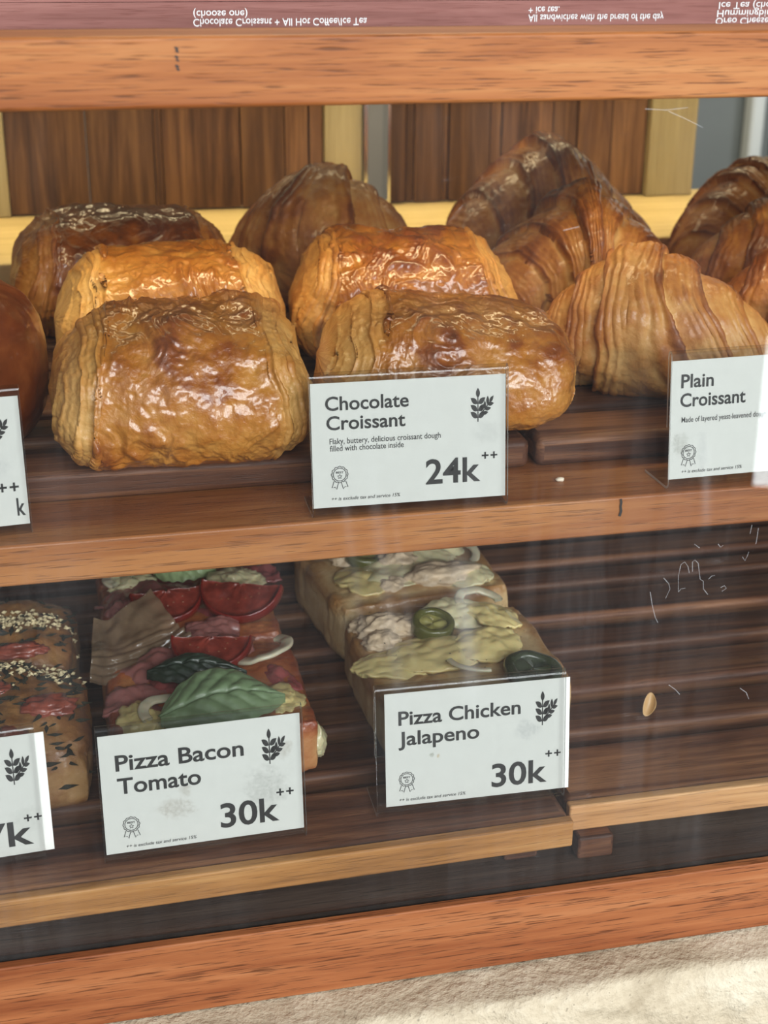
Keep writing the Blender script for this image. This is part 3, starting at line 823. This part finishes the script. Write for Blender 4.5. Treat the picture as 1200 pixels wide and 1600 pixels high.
price_tag('price_tag', (.2726, .5870, SH), 2.0, .0898, 'white Plain Croissant price tag in a clear holder at the right edge',
          [('Plain', .058, .245, .23, .115), ('Croissant', .056, .434, .39, .115)], None, None,
          [('Made of layered yeast-leavened dough', .066, .56, .52, .046)], (.815, .94, .10, .37), (.113, .78, .041), (.075, .43, .955),
          stains=[(.0055, .016, .005, .007, (.50, .49, .44), .8), (.017, .012, .003, .012, (.62, .62, .6), .5)], cseed=5)
a_ = R(5)
price_tag('price_tag', (-.0189 - .0898 * math.cos(a_), .5945 - .0898 * math.sin(a_), SH), 5, .0898, 'white price tag cut by left edge on upper shelf, before the round buns',
          [], ('k', .945, 1.035 - .05, .93, .14), (.86, .965, .70, .08), [], (.815, .945, .10, .37), stains=[(.078, .026, .006, .006, (.66, .66, .64), .6)], cseed=9)
FT = ZC + ZT
price_tag('price_tag', (.0006, .5420, FT + .0003), 1.5, .0902, 'white Pizza Bacon Tomato 30k price tag with grey and brown smudges on its card',
          [('Pizza Bacon', .076, .71, .305, .135), ('Tomato', .078, .49, .50, .135)], ('30k', .575, .875, .905, .21), (.862, .955, .66, .07), [],
          (.80, .925, .10, .40), (.132, .765, .040), (.10, .45, .962),
          stains=[(.072, .022, .011, .012, GREY, .55), (.031, .018, .010, .006, BRN, .5), (.036, .026, .003, .006, BRN, .5), (.081, .040, .004, .005, BRN, .5)], cseed=12)
price_tag('price_tag', (.1253, .5522, FT + .0003), -1.2, .0905, 'white Pizza Chicken Jalapeno 30k price tag, its card sticking out at the right',
          [('Pizza Chicken', .072, .73, .285, .125), ('Jalapeno', .070, .505, .465, .125)], ('30k', .572, .878, .925, .21), (.866, .955, .67, .07), [],
          (.81, .935, .10, .40), (.112, .766, .040), (.07, .43, .962), card_dx=.0036,
          stains=[(.068, .032, .007, .0055, (.55, .55, .54), .7), (.022, .024, .0015, .0015, (.2, .2, .12), .8), (.025, .023, .0012, .0014, (.6, .42, .2), .9)], cseed=17)
price_tag('price_tag', (-.1140 + .0005, .5460, FT + .0003), 3.5, .0890, 'white price tag cut by left edge on lower tray, before the herb bread',
          [], ('7k', .66, .905, .925, .21), (.865, .955, .70, .07), [], (.80, .925, .10, .40), card_dx=.0042,
          stains=[(.078, .016, .008, .008, (.6, .6, .56), .5)], cseed=21)

# ------------------------------------------------------------------ pizza slices and herb bread
def slab(seed, a, b, h, n=110, pw=.30, lump=.0016, top_lump=.003):
    th = np.linspace(0.002, math.pi - .002, n); u = np.linspace(0, 2 * math.pi, 3 * n, endpoint=False)
    T, U = np.meshgrid(th, u, indexing='ij')
    D = np.stack([np.sin(T) * np.cos(U), np.sin(T) * np.sin(U), np.cos(T)], -1)
    D = np.sign(D) * np.abs(D) ** pw; D = D / np.max(np.abs(D), axis=-1, keepdims=True) ** .55
    m_ = np.max(np.abs(D)); D = D / m_
    P = D * np.array([a, b, h / 2]); P[..., 2] += h / 2
    N = D / np.linalg.norm(D, axis=-1, keepdims=True)
    x, y, z = P[..., 0], P[..., 1], P[..., 2]
    big = fbm(x * 30, y * 30, z * 30, seed, 3); bl = fbm(x * 120, y * 120, z * 120, seed + 1, 3)
    top = sstep(.6, .95, z / h)
    P = P + N * ((lump * big + .0006 * bl) * (1 - top) + top * (top_lump * big + .0008 * bl))[..., None]
    P[..., 2] = np.maximum(P[..., 2], 0); P[..., 2] -= P[..., 2].min()
    rim = sstep(.80, .97, np.maximum(np.abs(x) / a, np.abs(y) / b))
    br = .45 + .25 * big + .15 * bl + .25 * rim * top - .12 * (1 - top) + .25 * sstep(.15, 0, z / h)
    return P, np.clip(br, 0, 1), np.clip(.25 + .5 * top + 0 * br, 0, 1)
FOC = [(0, (.46, .29, .13)), (.3, (.36, .19, .062)), (.55, (.24, .10, .026)), (.8, (.13, .045, .012)), (1, (.06, .018, .007))]
M['focaccia'] = crust_mat('focaccia_crust', FOC, rough=.42, coat=.25, bump=.4, glint=600)
M['saucy'] = crust_mat('saucy_crust', [(0, (.55, .30, .12)), (.4, (.42, .15, .05)), (.7, (.27, .06, .02)), (1, (.12, .025, .01))], rough=.35, coat=.4, bump=.4, glint=500)
M['cheesy'] = crust_mat('cheesy_crust', [(0, (.68, .56, .34)), (.35, (.56, .40, .20)), (.65, (.38, .20, .07)), (1, (.17, .06, .016))], rough=.38, coat=.35, bump=.4, glint=500)
M['tomato_skin'] = plain('tomato_skin', (.15, .012, .008), .18, coat=.6, var=.2, vscale=60, sss=.1)
M['tomato_flesh'] = plain('tomato_flesh', (.17, .026, .016), .3, coat=.25, var=.35, vscale=170, bump=.4, bscale=200)
M['tomato_seed'] = plain('tomato_seed', (.20, .06, .025), .3, coat=.4)
M['ham'] = plain('ham', (.29, .115, .10), .35, coat=.3, var=.18, vscale=90, bump=.25, bscale=300, sss=.15)
M['ham_dark'] = plain('dark_ham', (.25, .06, .055), .35, coat=.3, var=.25, vscale=90, bump=.25)
M['onion'] = plain('onion', (.70, .64, .46), .25, coat=.4, var=.12, vscale=60, sss=.2, trans=.25)
M['melt'] = plain('melted_cheese', (.66, .54, .24), .3, coat=.35, var=.14, vscale=70, bump=.3, bscale=220, sss=.15)
M['melt_pale'] = plain('pale_cheese', (.66, .60, .36), .3, coat=.35, var=.14, vscale=70, bump=.3, bscale=220, sss=.15)
M['chicken'] = plain('chicken', (.58, .45, .30), .5, var=.22, vscale=110, bump=.6, bscale=260)
M['jal_skin'] = plain('jalapeno_skin', (.085, .085, .022), .22, coat=.5, var=.25, vscale=80)
M['jal_flesh'] = plain('jalapeno_flesh', (.25, .23, .075), .3, coat=.3, var=.2, vscale=160)
M['jal_dark'] = plain('dark_jalapeno', (.035, .045, .022), .25, coat=.5, var=.3, vscale=80)
M['pepper'] = plain('black_pepper', (.02, .016, .012), .6)
M['herb'] = plain('dried_herb', (.024, .022, .012), .9, var=.4, vscale=300, spec=.15)
M['crumbc'] = plain('cheese_crumb', (.74, .62, .36), .5, var=.15, vscale=300)
M['bacon'] = plain('baked_bacon', (.25, .055, .03), .3, coat=.5, var=.35, vscale=140, bump=.4)
M['basil'] = plain('basil_green', (.155, .225, .115), .38, coat=.2, var=.2, vscale=60, bump=.3, bscale=160)
M['basil_vein'] = plain('basil_vein', (.24, .40, .15), .4)
M['basil_dark'] = plain('wilted_basil', (.018, .03, .018), .4, coat=.2, var=.3)
M['lettuce'] = plain('lettuce_green', (.34, .45, .22), .4, coat=.3, var=.2, vscale=60)
M['film'] = plain('browned_skin', (.30, .21, .13), .12, coat=.9, var=.25, vscale=90, trans=.35)

def sheet(name, fn, nu, nv, thick, mat, parent, pos, rot=(0, 0, 0)):
    """closed thin shell around the surface fn(u, v), u and v in -1..1"""
    U, V_ = np.meshgrid(np.linspace(-1, 1, nu), np.linspace(-1, 1, nv), indexing='ij')
    P = np.stack(fn(U, V_), -1); N = normals_grid(P, False, False)
    top = P + N * thick / 2; bot = P - N * thick / 2
    V = np.vstack([top.reshape(-1, 3), bot.reshape(-1, 3)]); k = nu * nv
    F = [grid_faces(nu, nv), grid_faces(nu, nv, off=k, flip=True)]
    I = np.arange(k).reshape(nu, nv)
    rim = np.concatenate([I[:, 0], I[-1, 1:], I[-2::-1, -1], I[0, -2:0:-1]])
    r2 = np.roll(rim, -1)
    F.append(np.stack([rim, rim + k, r2 + k, r2], -1))
    m_ = np.array(Matrix.Rotation(rot[2], 3, 'Z') @ Matrix.Rotation(rot[1], 3, 'Y') @ Matrix.Rotation(rot[0], 3, 'X'))
    V = V @ m_.T + np.array(pos)
    return quads_mesh(name, V, np.vstack(F), mat, parent)
def disc_uv(U, V_):
    return U * np.sqrt(1 - V_ ** 2 / 2), V_ * np.sqrt(1 - U ** 2 / 2)
def ham(parent, pos, size, seed, rz=0, mat='ham', tilt=(0, 0), wave=.0035, name='ham_piece'):
    def fn(U, V_):
        a, b = U, V_
        x = a * size[0] * (1 + .12 * pn(b * 2, a * 0, 0, seed)); y = b * size[1] * (1 + .12 * pn(a * 2, b * 0, 3, seed))
        z = wave * (fbm(a * 1.1, b * 1.1, 0, seed + 1, 2) + .25 * fbm(a * 5, b * 5, 0, seed + 2, 2)) - .003 * (a ** 2 + b ** 2) * .6
        return x, y, z
    return sheet(name, fn, 26, 22, .0016, M[mat], parent, pos, (tilt[0], tilt[1], R(rz)))
def tomato(parent, pos, r, th, rz=0, tilt=(0, 0), seed=0, arc=math.pi):
    """half-moon slice: skin rim, flesh faces and seeds"""
    m_ = Matrix.Translation(pos) @ Matrix.Rotation(R(rz), 4, 'Z') @ Matrix.Rotation(tilt[1], 4, 'Y') @ Matrix.Rotation(tilt[0], 4, 'X')
    n, kk = 28, 9
    A, K = np.meshgrid(np.linspace(0, arc, n), np.linspace(0, 1, kk), indexing='ij')
    rr = r * (.05 + .90 * K)
    pit = -.0011 * np.exp(-((K - .58) / .2) ** 2) * (.5 + .5 * np.cos(A * 6))
    P = np.stack([rr * np.cos(A), rr * np.sin(A), th / 2 + pit + .0011 * fbm(A * 2.2, K * 3, 0, seed, 3)], -1).reshape(-1, 3)
    Q = P.copy(); Q[:, 2] *= -1
    k = len(P); I = np.arange(k).reshape(n, kk)
    F = [grid_faces(n, kk), grid_faces(n, kk, off=k, flip=True)]
    rim = np.concatenate([I[:, 0], I[-1, 1:], I[-2::-1, -1], I[0, -2:0:-1]]); r2 = np.roll(rim, -1)
    F.append(np.stack([rim, r2, r2 + k, rim + k], -1))
    V = np.vstack([P, Q]); mm = np.array(m_)
    tf = lambda X: X @ mm[:3, :3].T + mm[:3, 3]
    o = quads_mesh('tomato_slice', tf(V), np.vstack(F), M['tomato_flesh'], parent)
    A, B_ = np.meshgrid(np.linspace(-.02, arc + .02, 36), np.linspace(0, 2 * math.pi, 12, endpoint=False), indexing='ij')
    ra = r * .97 + .0012 * np.cos(B_); P = np.stack([ra * np.cos(A), ra * np.sin(A), (th / 2 + .0004) * np.sin(B_)], -1).reshape(-1, 3)
    quads_mesh('skin', tf(P), grid_faces(36, 12, False, True), M['tomato_skin'], o)
    rs = random.Random(seed); ps = []
    for i in range(9):
        a = arc * (i + .5) / 9 + rs.uniform(-.08, .08); q_ = r * rs.uniform(.45, .65)
        ps.append((q_ * math.cos(a), q_ * math.sin(a), th / 2 + .0002))
    Vs = []; Fs = []
    for (x, y, z) in ps:
        o0 = len(Vs)
        for (dx, dy, dz) in ((.0009, 0, 0), (0, .0005, 0), (-.0009, 0, 0), (0, -.0005, 0), (0, 0, .0005)): Vs.append((x + dx, y + dy, z + dz))
        Fs += [(o0, o0 + 1, o0 + 4), (o0 + 1, o0 + 2, o0 + 4), (o0 + 2, o0 + 3, o0 + 4), (o0 + 3, o0, o0 + 4)]
    mesh_obj('seeds', tf(np.array(Vs)), Fs, M['tomato_seed'], o, True)
    return o
def ring(name, parent, pos, r, w, th, mat, mat2=None, rz=0, tilt=(0, 0), arc=2 * math.pi, seed=0, inner=None):
    n = 40; closed = arc > 6.2
    A, B_ = np.meshgrid(np.linspace(0, arc, n, endpoint=not closed), np.linspace(0, 2 * math.pi, 12, endpoint=False), indexing='ij')
    sq = lambda t: np.sign(t) * np.abs(t) ** .6
    ra = r * (1 + .07 * pn(np.cos(A) * 1.2, np.sin(A) * 1.2, 0, seed)) + w * sq(np.cos(B_))
    P = np.stack([ra * np.cos(A), ra * np.sin(A) * .92, th * sq(np.sin(B_)) + .0008 * pn(np.cos(A) * 2, np.sin(A) * 2, 1, seed)], -1).reshape(-1, 3)
    m_ = np.array(Matrix.Rotation(R(rz), 3, 'Z') @ Matrix.Rotation(tilt[1], 3, 'Y') @ Matrix.Rotation(tilt[0], 3, 'X'))
    o = quads_mesh(name, P @ m_.T + np.array(pos), grid_faces(n, 12, closed, True), mat, parent)
    if mat2 is not None:
        A, K = np.meshgrid(np.linspace(0, 2 * math.pi, 30, endpoint=False), np.linspace(.04, 1, 7), indexing='ij')
        z = th * .35 + .0012 * np.cos(A * 3) * np.sin(K * math.pi) + .0006 * fbm(A * 2, K * 4, 0, seed, 2)
        P = np.stack([K * r * .98 * np.cos(A), K * r * .9 * np.sin(A), z], -1).reshape(-1, 3)
        quads_mesh('flesh', P @ m_.T + np.array(pos), grid_faces(30, 7, True, False), mat2, o)
    return o
def leaf(name, parent, pos, L, Wd, mat, vein=None, rz=0, tilt=(0, 0), seed=0, cup=.004, arch=.006):
    def fn(U, V_):
        t = (U + 1) / 2
        wid = Wd * np.sin(np.pi * np.clip(t, .02, .985) ** .85) ** .75 * (1 + .03 * np.sin(t * 40))
        x = (t - .5) * L; y = V_ * wid
        side = np.abs(V_)
        vv = np.abs(np.sin((t - .34 * side) * np.pi * 6.0))
        z = arch * np.sin(np.pi * t) + cup * side ** 1.6 * -1 + .0016 * vv * (side > .04) * np.sin(np.pi * t) * (1 - .5 * side) - .0012 * np.exp(-(V_ / .06) ** 2) + .0007 * fbm(U * 4, V_ * 3, 0, seed, 2)
        return x, y, z
    o = sheet(name, fn, 90, 41, .0006, mat, parent, pos, (tilt[0], tilt[1], R(rz)))
    return o
def specks(name, parent, pts, s, mat, stuff=False, el=1.6):
    """tiny grains: each a small stretched octahedron"""
    V = []; F = []
    rs = random.Random(len(pts))
    for (x, y, z) in pts:
        a = rs.uniform(0, math.pi); k = s * rs.uniform(.6, 1.4); o = len(V)
        dx, dy = math.cos(a), math.sin(a)
        V += [(x + dx * k * el, y + dy * k * el, z), (x - dx * k * el, y - dy * k * el, z + rs.uniform(-.3, .6) * k), (x - dy * k * .55, y + dx * k * .55, z), (x + dy * k * .55, y - dx * k * .55, z), (x, y, z + k * .6), (x, y, z - k * .5)]
        for q_ in ((0, 2, 4), (2, 1, 4), (1, 3, 4), (3, 0, 4), (2, 0, 5), (1, 2, 5), (3, 1, 5), (0, 3, 5)): F.append(tuple(i + o for i in q_))
    ob = mesh_obj(name, V, F, mat, parent)
    if stuff: ob['kind'] = 'stuff'
    return ob
TR = FT + .0004
def base(name, loc, rz, label, cat, group, pbg, mat):
    r = empty(name, loc, R(rz)); tag(r, label, cat, group)
    body('crust', pbg, mat, r); return r
H_ = .029
# bacon and tomato, front slice
p = base('pizza_slice', (.057, .642, TR), 2, 'bacon tomato pizza slice with a big green basil leaf, behind the Pizza Bacon Tomato tag', 'pizza slice', 'bacon tomato pizza slices', slab(61, .050, .047, H_), M['saucy'])
ham(p, (-.022, .026, H_ + .002), (.017, .013), 3, 20, tilt=(.1, -.1)); ham(p, (-.033, -.004, H_ + .001), (.013, .017), 4, 70)
ham(p, (.014, .036, H_ + .003), (.016, .011), 6, -10, 'ham', (.2, 0)); ham(p, (-.012, .006, H_ + .002), (.014, .012), 7, 10, 'ham_dark')
ham(p, (.034, .002, H_ + .001), (.010, .016), 9, 15, 'ham_dark')
tomato(p, (.008, .034, H_ + .009), .021, .006, 166, (-.40, 0), 3)
ring('onion_ring', p, (.033, .026, H_ + .004), .014, .0035, .0013, M['onion'], rz=200, arc=3.6, tilt=(.25, .15), seed=4)
ring('onion_ring', p, (-.022, -.026, H_ + .003), .013, .003, .0011, M['onion'], rz=60, arc=2.6, tilt=(.2, 0), seed=6)
leaf('dark_basil_leaf', p, (-.004, .004, H_ + .008), .050, .010, M['basil_dark'], rz=-14, tilt=(.3, 0), seed=2)
leaf('basil_leaf', p, (.004, -.030, H_ + .006), .062, .019, M['basil'], rz=6, tilt=(.35, 0), seed=5, arch=.010)
blob('melted_cheese', (-.036, -.024, H_ - .001), (.011, .017, .005), 8, .25, 2, M['melt'], p)
blob('melted_cheese', (.0485, -.034, .012), (.005, .008, .009), 29, .25, 2, M['melt_pale'], p, 20)
blob('melted_cheese', (.035, -.02, H_ - .001), (.010, .015, .004), 9, .3, 2, M['melt'], p)
# bacon and tomato, rear slice
p = base('pizza_slice', (.057, .748, TR), 0, 'bacon tomato pizza slice half hidden under the shelf, behind the one with basil', 'pizza slice', 'bacon tomato pizza slices', slab(66, .049, .053, H_), M['saucy'])
tomato(p, (.030, -.020, H_ + .014), .023, .007, 158, (-.55, 0), 5); tomato(p, (-.012, -.014, H_ + .011), .020, .006, 185, (-.5, 0), 7)
ham(p, (.010, -.046, H_ + .003), (.014, .009), 11, -5, tilt=(.25, 0)); ham(p, (-.030, .004, H_ + .003), (.017, .014), 12, 35, tilt=(0, -.2))
ham(p, (-.008, .012, H_ + .002), (.018, .016), 13, -20, 'ham_dark'); ham(p, (.014, -.012, H_ + .001), (.022, .016), 14, 8, 'ham_dark')
ham(p, (.044, .022, H_ + .003), (.012, .010), 15, 10, 'ham_dark'); ham(p, (-.036, -.010, H_ + .004), (.010, .006), 16, 50)
blob('melted_cheese', (-.030, .024, H_ + .002), (.014, .012, .005), 18, .35, 2.2, M['melt_pale'], p)
blob('melted_cheese', (.030, .008, H_ + .004), (.016, .013, .006), 19, .35, 2.2, M['melt_pale'], p)
leaf('lettuce_leaf', p, (.002, .026, H_ + .008), .036, .014, M['lettuce'], rz=-10, tilt=(.4, 0), seed=9)
ring('onion_ring', p, (-.034, .020, H_ + .006), .009, .003, .0012, M['onion'], rz=10, arc=4, seed=9)
def filmf(U, V_):
    x = U * .024 * (1 - .25 * V_); y = V_ * .022 + .010 * U
    z = .004 * fbm(U * 1.2, V_ * 1.2, 0, 91, 2) + .0012 * np.sin(V_ * 26 + 3 * U + 2 * fbm(U * 2, V_ * 2, 0, 92, 2)) * sstep(.2, -.6, V_) + .006 * U ** 2
    return x, y, z
M['film'].node_tree.nodes['Principled BSDF'].inputs['Alpha'].default_value = .55
sheet('crisp_skin', filmf, 60, 70, .0006, M['film'], p, (-.034, -.058, H_ + .006), (.35, .1, R(12)))
# chicken and jalapeno, front slice
def chicken_bits(p, lst):
    for i, (x, y, z, a, b, c, s) in enumerate(lst): blob('chicken_piece', (x, y, z), (a, b, c), s, .26, 1.8, M['chicken'], p, 30)
p = base('pizza_slice', (.188, .650, TR), 1.5, 'chicken jalapeno pizza slice in front, behind the Pizza Chicken Jalapeno tag', 'pizza slice', 'chicken jalapeno pizza slices', slab(71, .051, .046, .033), M['cheesy'])
H2 = .033
def melt(p, pos, size, seed, rz=0, mat='melt', tilt=(0, 0)):
    def fn(U, V_):
        a, b = disc_uv(U, V_)
        k = 1 + .16 * fbm(a * 1.5, b * 1.5, 0, seed, 2)
        rr = np.sqrt(a * a + b * b)
        z = .0032 * (1 - rr ** 2.2) + .0016 * fbm(a * 1.7, b * 1.7, 0, seed + 1, 2) + .0003 * np.sin(a * 9 + 4 * pn(a * 2, b * 2, 0, seed))
        return a * size[0] * k, b * size[1] * k, z
    return sheet('melted_cheese', fn, 44, 44, .0022, M[mat], p, pos, (tilt[0], tilt[1], R(rz)))
melt(p, (-.012, -.008, H2 + .002), (.026, .020), 4, 5); melt(p, (.016, -.008, H2 + .004), (.019, .015), 5, 12, tilt=(.15, 0)); melt(p, (.012, .030, H2 + .004), (.020, .013), 6, -8, 'melt_pale', (.2, .1))
melt(p, (.030, .026, H2 + .003), (.015, .016), 7, 30, 'melt', (.1, .2)); melt(p, (-.034, -.012, H2), (.014, .024), 8, 80, 'melt')
chicken_bits(p, [(-.030, .026, H2 + .003, .016, .010, .007, 3), (-.016, .022, H2 + .004, .012, .008, .006, 4), (-.036, .012, H2 + .002, .010, .009, .005, 6), (-.040, .034, H2, .009, .008, .005, 8)])
ring('jalapeno_ring', p, (-.008, .014, H2 + .0075), .0095, .0022, .0042, M['jal_skin'], M['jal_flesh'], tilt=(.25, .1), seed=3)
ring('jalapeno_ring', p, (.030, -.038, H2 + .003), .0125, .0030, .003, M['jal_dark'], M['jal_dark'], tilt=(.15, .1), seed=7)
ring('onion_ring', p, (.026, .036, H2 + .006), .013, .0028, .0012, M['onion'], rz=20, arc=3.0, tilt=(.3, .1), seed=11)
ring('onion_ring', p, (.008, -.020, H2 + .006), .018, .0016, .0009, M['onion'], rz=190, arc=1.4, seed=12)
rs = random.Random(5)
specks('black_pepper', p, [(rs.uniform(-.04, .04), rs.uniform(-.035, .04), H2 + rs.uniform(.005, .0075)) for _ in range(46)], .0005, M['pepper'], el=1.1)
# chicken and jalapeno, rear slice
p = base('pizza_slice', (.184, .757, TR), 8, 'chicken jalapeno pizza slice behind, partly hidden by the shelf edge', 'pizza slice', 'chicken jalapeno pizza slices', slab(77, .053, .046, .034), M['cheesy'])
melt(p, (.020, .006, H2 + .005), (.022, .018), 14, 10, 'melt_pale', (.2, .1)); melt(p, (-.004, -.010, H2 + .002), (.030, .022), 15, 0, 'melt_pale'); melt(p, (.030, -.026, H2 + .001), (.016, .016), 16, 0, 'melt_pale')
melt(p, (-.024, -.014, H2 + .001), (.020, .020), 17, 40, 'melt')
chicken_bits(p, [(-.002, -.002, H2 + .005, .012, .009, .006, 13), (.016, -.026, H2 + .003, .022, .012, .007, 14), (-.026, .016, H2 + .003, .012, .010, .006, 15), (-.016, -.026, H2 + .001, .010, .009, .005, 16)])
ring('jalapeno_ring', p, (-.018, .010, H2 + .007), .011, .0026, .0035, M['jal_skin'], M['jal_flesh'], tilt=(.3, .1), seed=13)
ring('onion_ring', p, (.008, .014, H2 + .007), .010, .0024, .0012, M['onion'], rz=10, arc=5.5, tilt=(.2, .1), seed=15)
ring('onion_ring', p, (.038, -.002, H2 + .004), .010, .0026, .0012, M['onion'], rz=-70, arc=2.6, tilt=(.2, .3), seed=16)
specks('black_pepper', p, [(rs.uniform(-.04, .045), rs.uniform(-.04, .035), H2 + rs.uniform(.004, .008)) for _ in range(50)], .0005, M['pepper'], el=1.1)
# herb bread
def herb_bread(loc, rz, a, b, h, seed, label, nh, nc, bac, crumbs_y):
    from mathutils.bvhtree import BVHTree
    pbg = slab(seed, a, b, h, 110, .50, .002, .006)
    P = pbg[0]
    P[..., 2] *= 1 - .22 * np.abs(P[..., 0] / a) ** 3 - .22 * np.clip(-P[..., 1] / b, 0, 1) ** 3 - .12 * np.clip(P[..., 1] / b, 0, 1) ** 3
    r = base('herb_bread', loc, rz, label, 'bread', 'herb breads at the left edge', pbg, M['focaccia'])
    tree = BVHTree.FromPolygons([tuple(v) for v in P.reshape(-1, 3)], [tuple(int(i) for i in f) for f in grid_faces(P.shape[0], P.shape[1], False, True)])
    rs = random.Random(seed)
    def zt(x, y):
        hit = tree.ray_cast(Vector((x, y, .2)), Vector((0, 0, -1)))[0]
        return hit.z if hit else None
    hp = []
    for _ in range(nh):
        x = rs.uniform(-.2, .96) * a; y = rs.uniform(-.98, .9) * b; z = zt(x, y)
        if z: hp.append((x, y, z + .0003))
    specks('herb_flakes', r, hp, .0019, M['herb'], True, 2.3)
    cp = []
    for _ in range(nc):
        x = rs.gauss(.40, .32) * a; y = (crumbs_y + rs.gauss(0, .16)) * b; z = zt(x, y)
        if z: cp.append((x, y, z + rs.uniform(0, .0022)))
    specks('cheese_crumbs', r, cp, .0015, M['crumbc'], True, 1.0)
    for (x, y, sx_, sy_, s) in bac: blob('bacon_bit', (x, y, zt(x, y)), (sx_, sy_, .0035), s, .4, 2.4, M['bacon'], r, 20)
    return r
herb_bread((-.0510, .632, TR), 1, .050, .043, .041, 83, 'rosemary bread roll with bacon at the left edge, behind the cut price tag', 150, 150, [(.030, -.012, .013, .009, 4), (.006, .008, .009, .007, 5), (.010, -.030, .010, .008, 9)], .62)
herb_bread((-.0545, .716, TR), -2, .050, .036, .040, 88, 'crumb topped herb bread roll behind the bacon one at the left edge', 80, 220, [(.020, -.026, .014, .006, 6)], .1)

# loose crumbs
def flakef(U, V_):
    a, b = disc_uv(U, V_); return a * .0032, b * .0062 * (1 - .3 * a), .0025 * a ** 2 + .0012 * b ** 2
f_ = sheet('pastry_flake', flakef, 16, 20, .0003, plain('pastry_flake_crust', (.50, .30, .12), .4), None, (0, 0, 0))
f_.location = (.2868, .6180, FT + .0052); f_.rotation_euler = (R(55), R(8), R(-30)); tag(f_, 'small golden pastry flake lying on the empty lower right tray', 'crumb')
c_ = blob('crumb', (0, 0, 0), (.0021, .0012, .0011), 2, .25, 2, plain('pale_crumb', (.75, .66, .52), .6), None, 12)
c_.location = (.2270, .6105, SH + .0009); tag(c_, 'tiny pale oblong crumb on the upper shelf between the two price tags', 'crumb')

# ------------------------------------------------------------------ menu stand on the case top, seen mirrored in its glossy lid
ms = empty('menu_stand', (0, .735, ZC - .0357)); tag(ms, 'reddish menu board with white lettering standing on the glossy case top', 'menu board')
boxes('board', [(-.16, .66, 0, .006, 0, .11)], wood('menu_red', (.20, .07, .055), (.30, .12, .10), (.40, .18, .15), rough=.5, pore=.2, shift=7), ms)
def mline(name, lst):
    V, F = join2([fit_text(s, a, b, z - .0716 * 0 + .0357, c, .006) for (s, a, b, z, c) in lst])
    return flat(name, (V, F), M['white_ink'], ms, -.0003)
mline('lettering', [('Chocolate Croissant + All Hot Coffee/Ice Tea', .0733, .1588, -.0280, .0034), ('(choose one)', .0735, .0996, -.0318, .0034)])
mline('lettering', [('All sandwiches with the bread of the day', .2422, .3154, -.0290, .0034), ('+ ice tea.', .2422, .2586, -.0328, .0034)])
mline('lettering', [('Oreo Cheesecake +', .3445, .3890, -.0268, .0034), ('Hummingbird cake +', .3450, .3960, -.0306, .0034), ('Ice Tea (choose one)', .3456, .3960, -.0345, .0034)])

# ------------------------------------------------------------------ room behind the counter
fr = empty('refrigerator', (0, 2.0, 0)); tag(fr, 'dull grey refrigerator with white upright handle far behind the case', 'refrigerator')
fg = plain('grey_enamel', (.14, .155, .145), .35, var=.08, vscale=6)
boxes('body', [(.86, 1.50, .03, .55, 0.02, 1.9)], fg, fr, .004)
boxes('door', [(.862, 1.042, 0, .029, .1, 1.88)], fg, fr, .004)
boxes('door', [(1.048, 1.498, 0, .029, .1, 1.88)], plain('white_enamel', (.62, .66, .63), .35), fr, .004)
boxes('handle', [(.993, 1.016, -.03, -.001, .8, 1.6)], plain('white_handle', (.70, .73, .70), .3), fr, .006)
boxes('kickboard', [(.87, 1.49, .04, .5, 0, .0195)], M['dark'], fr)
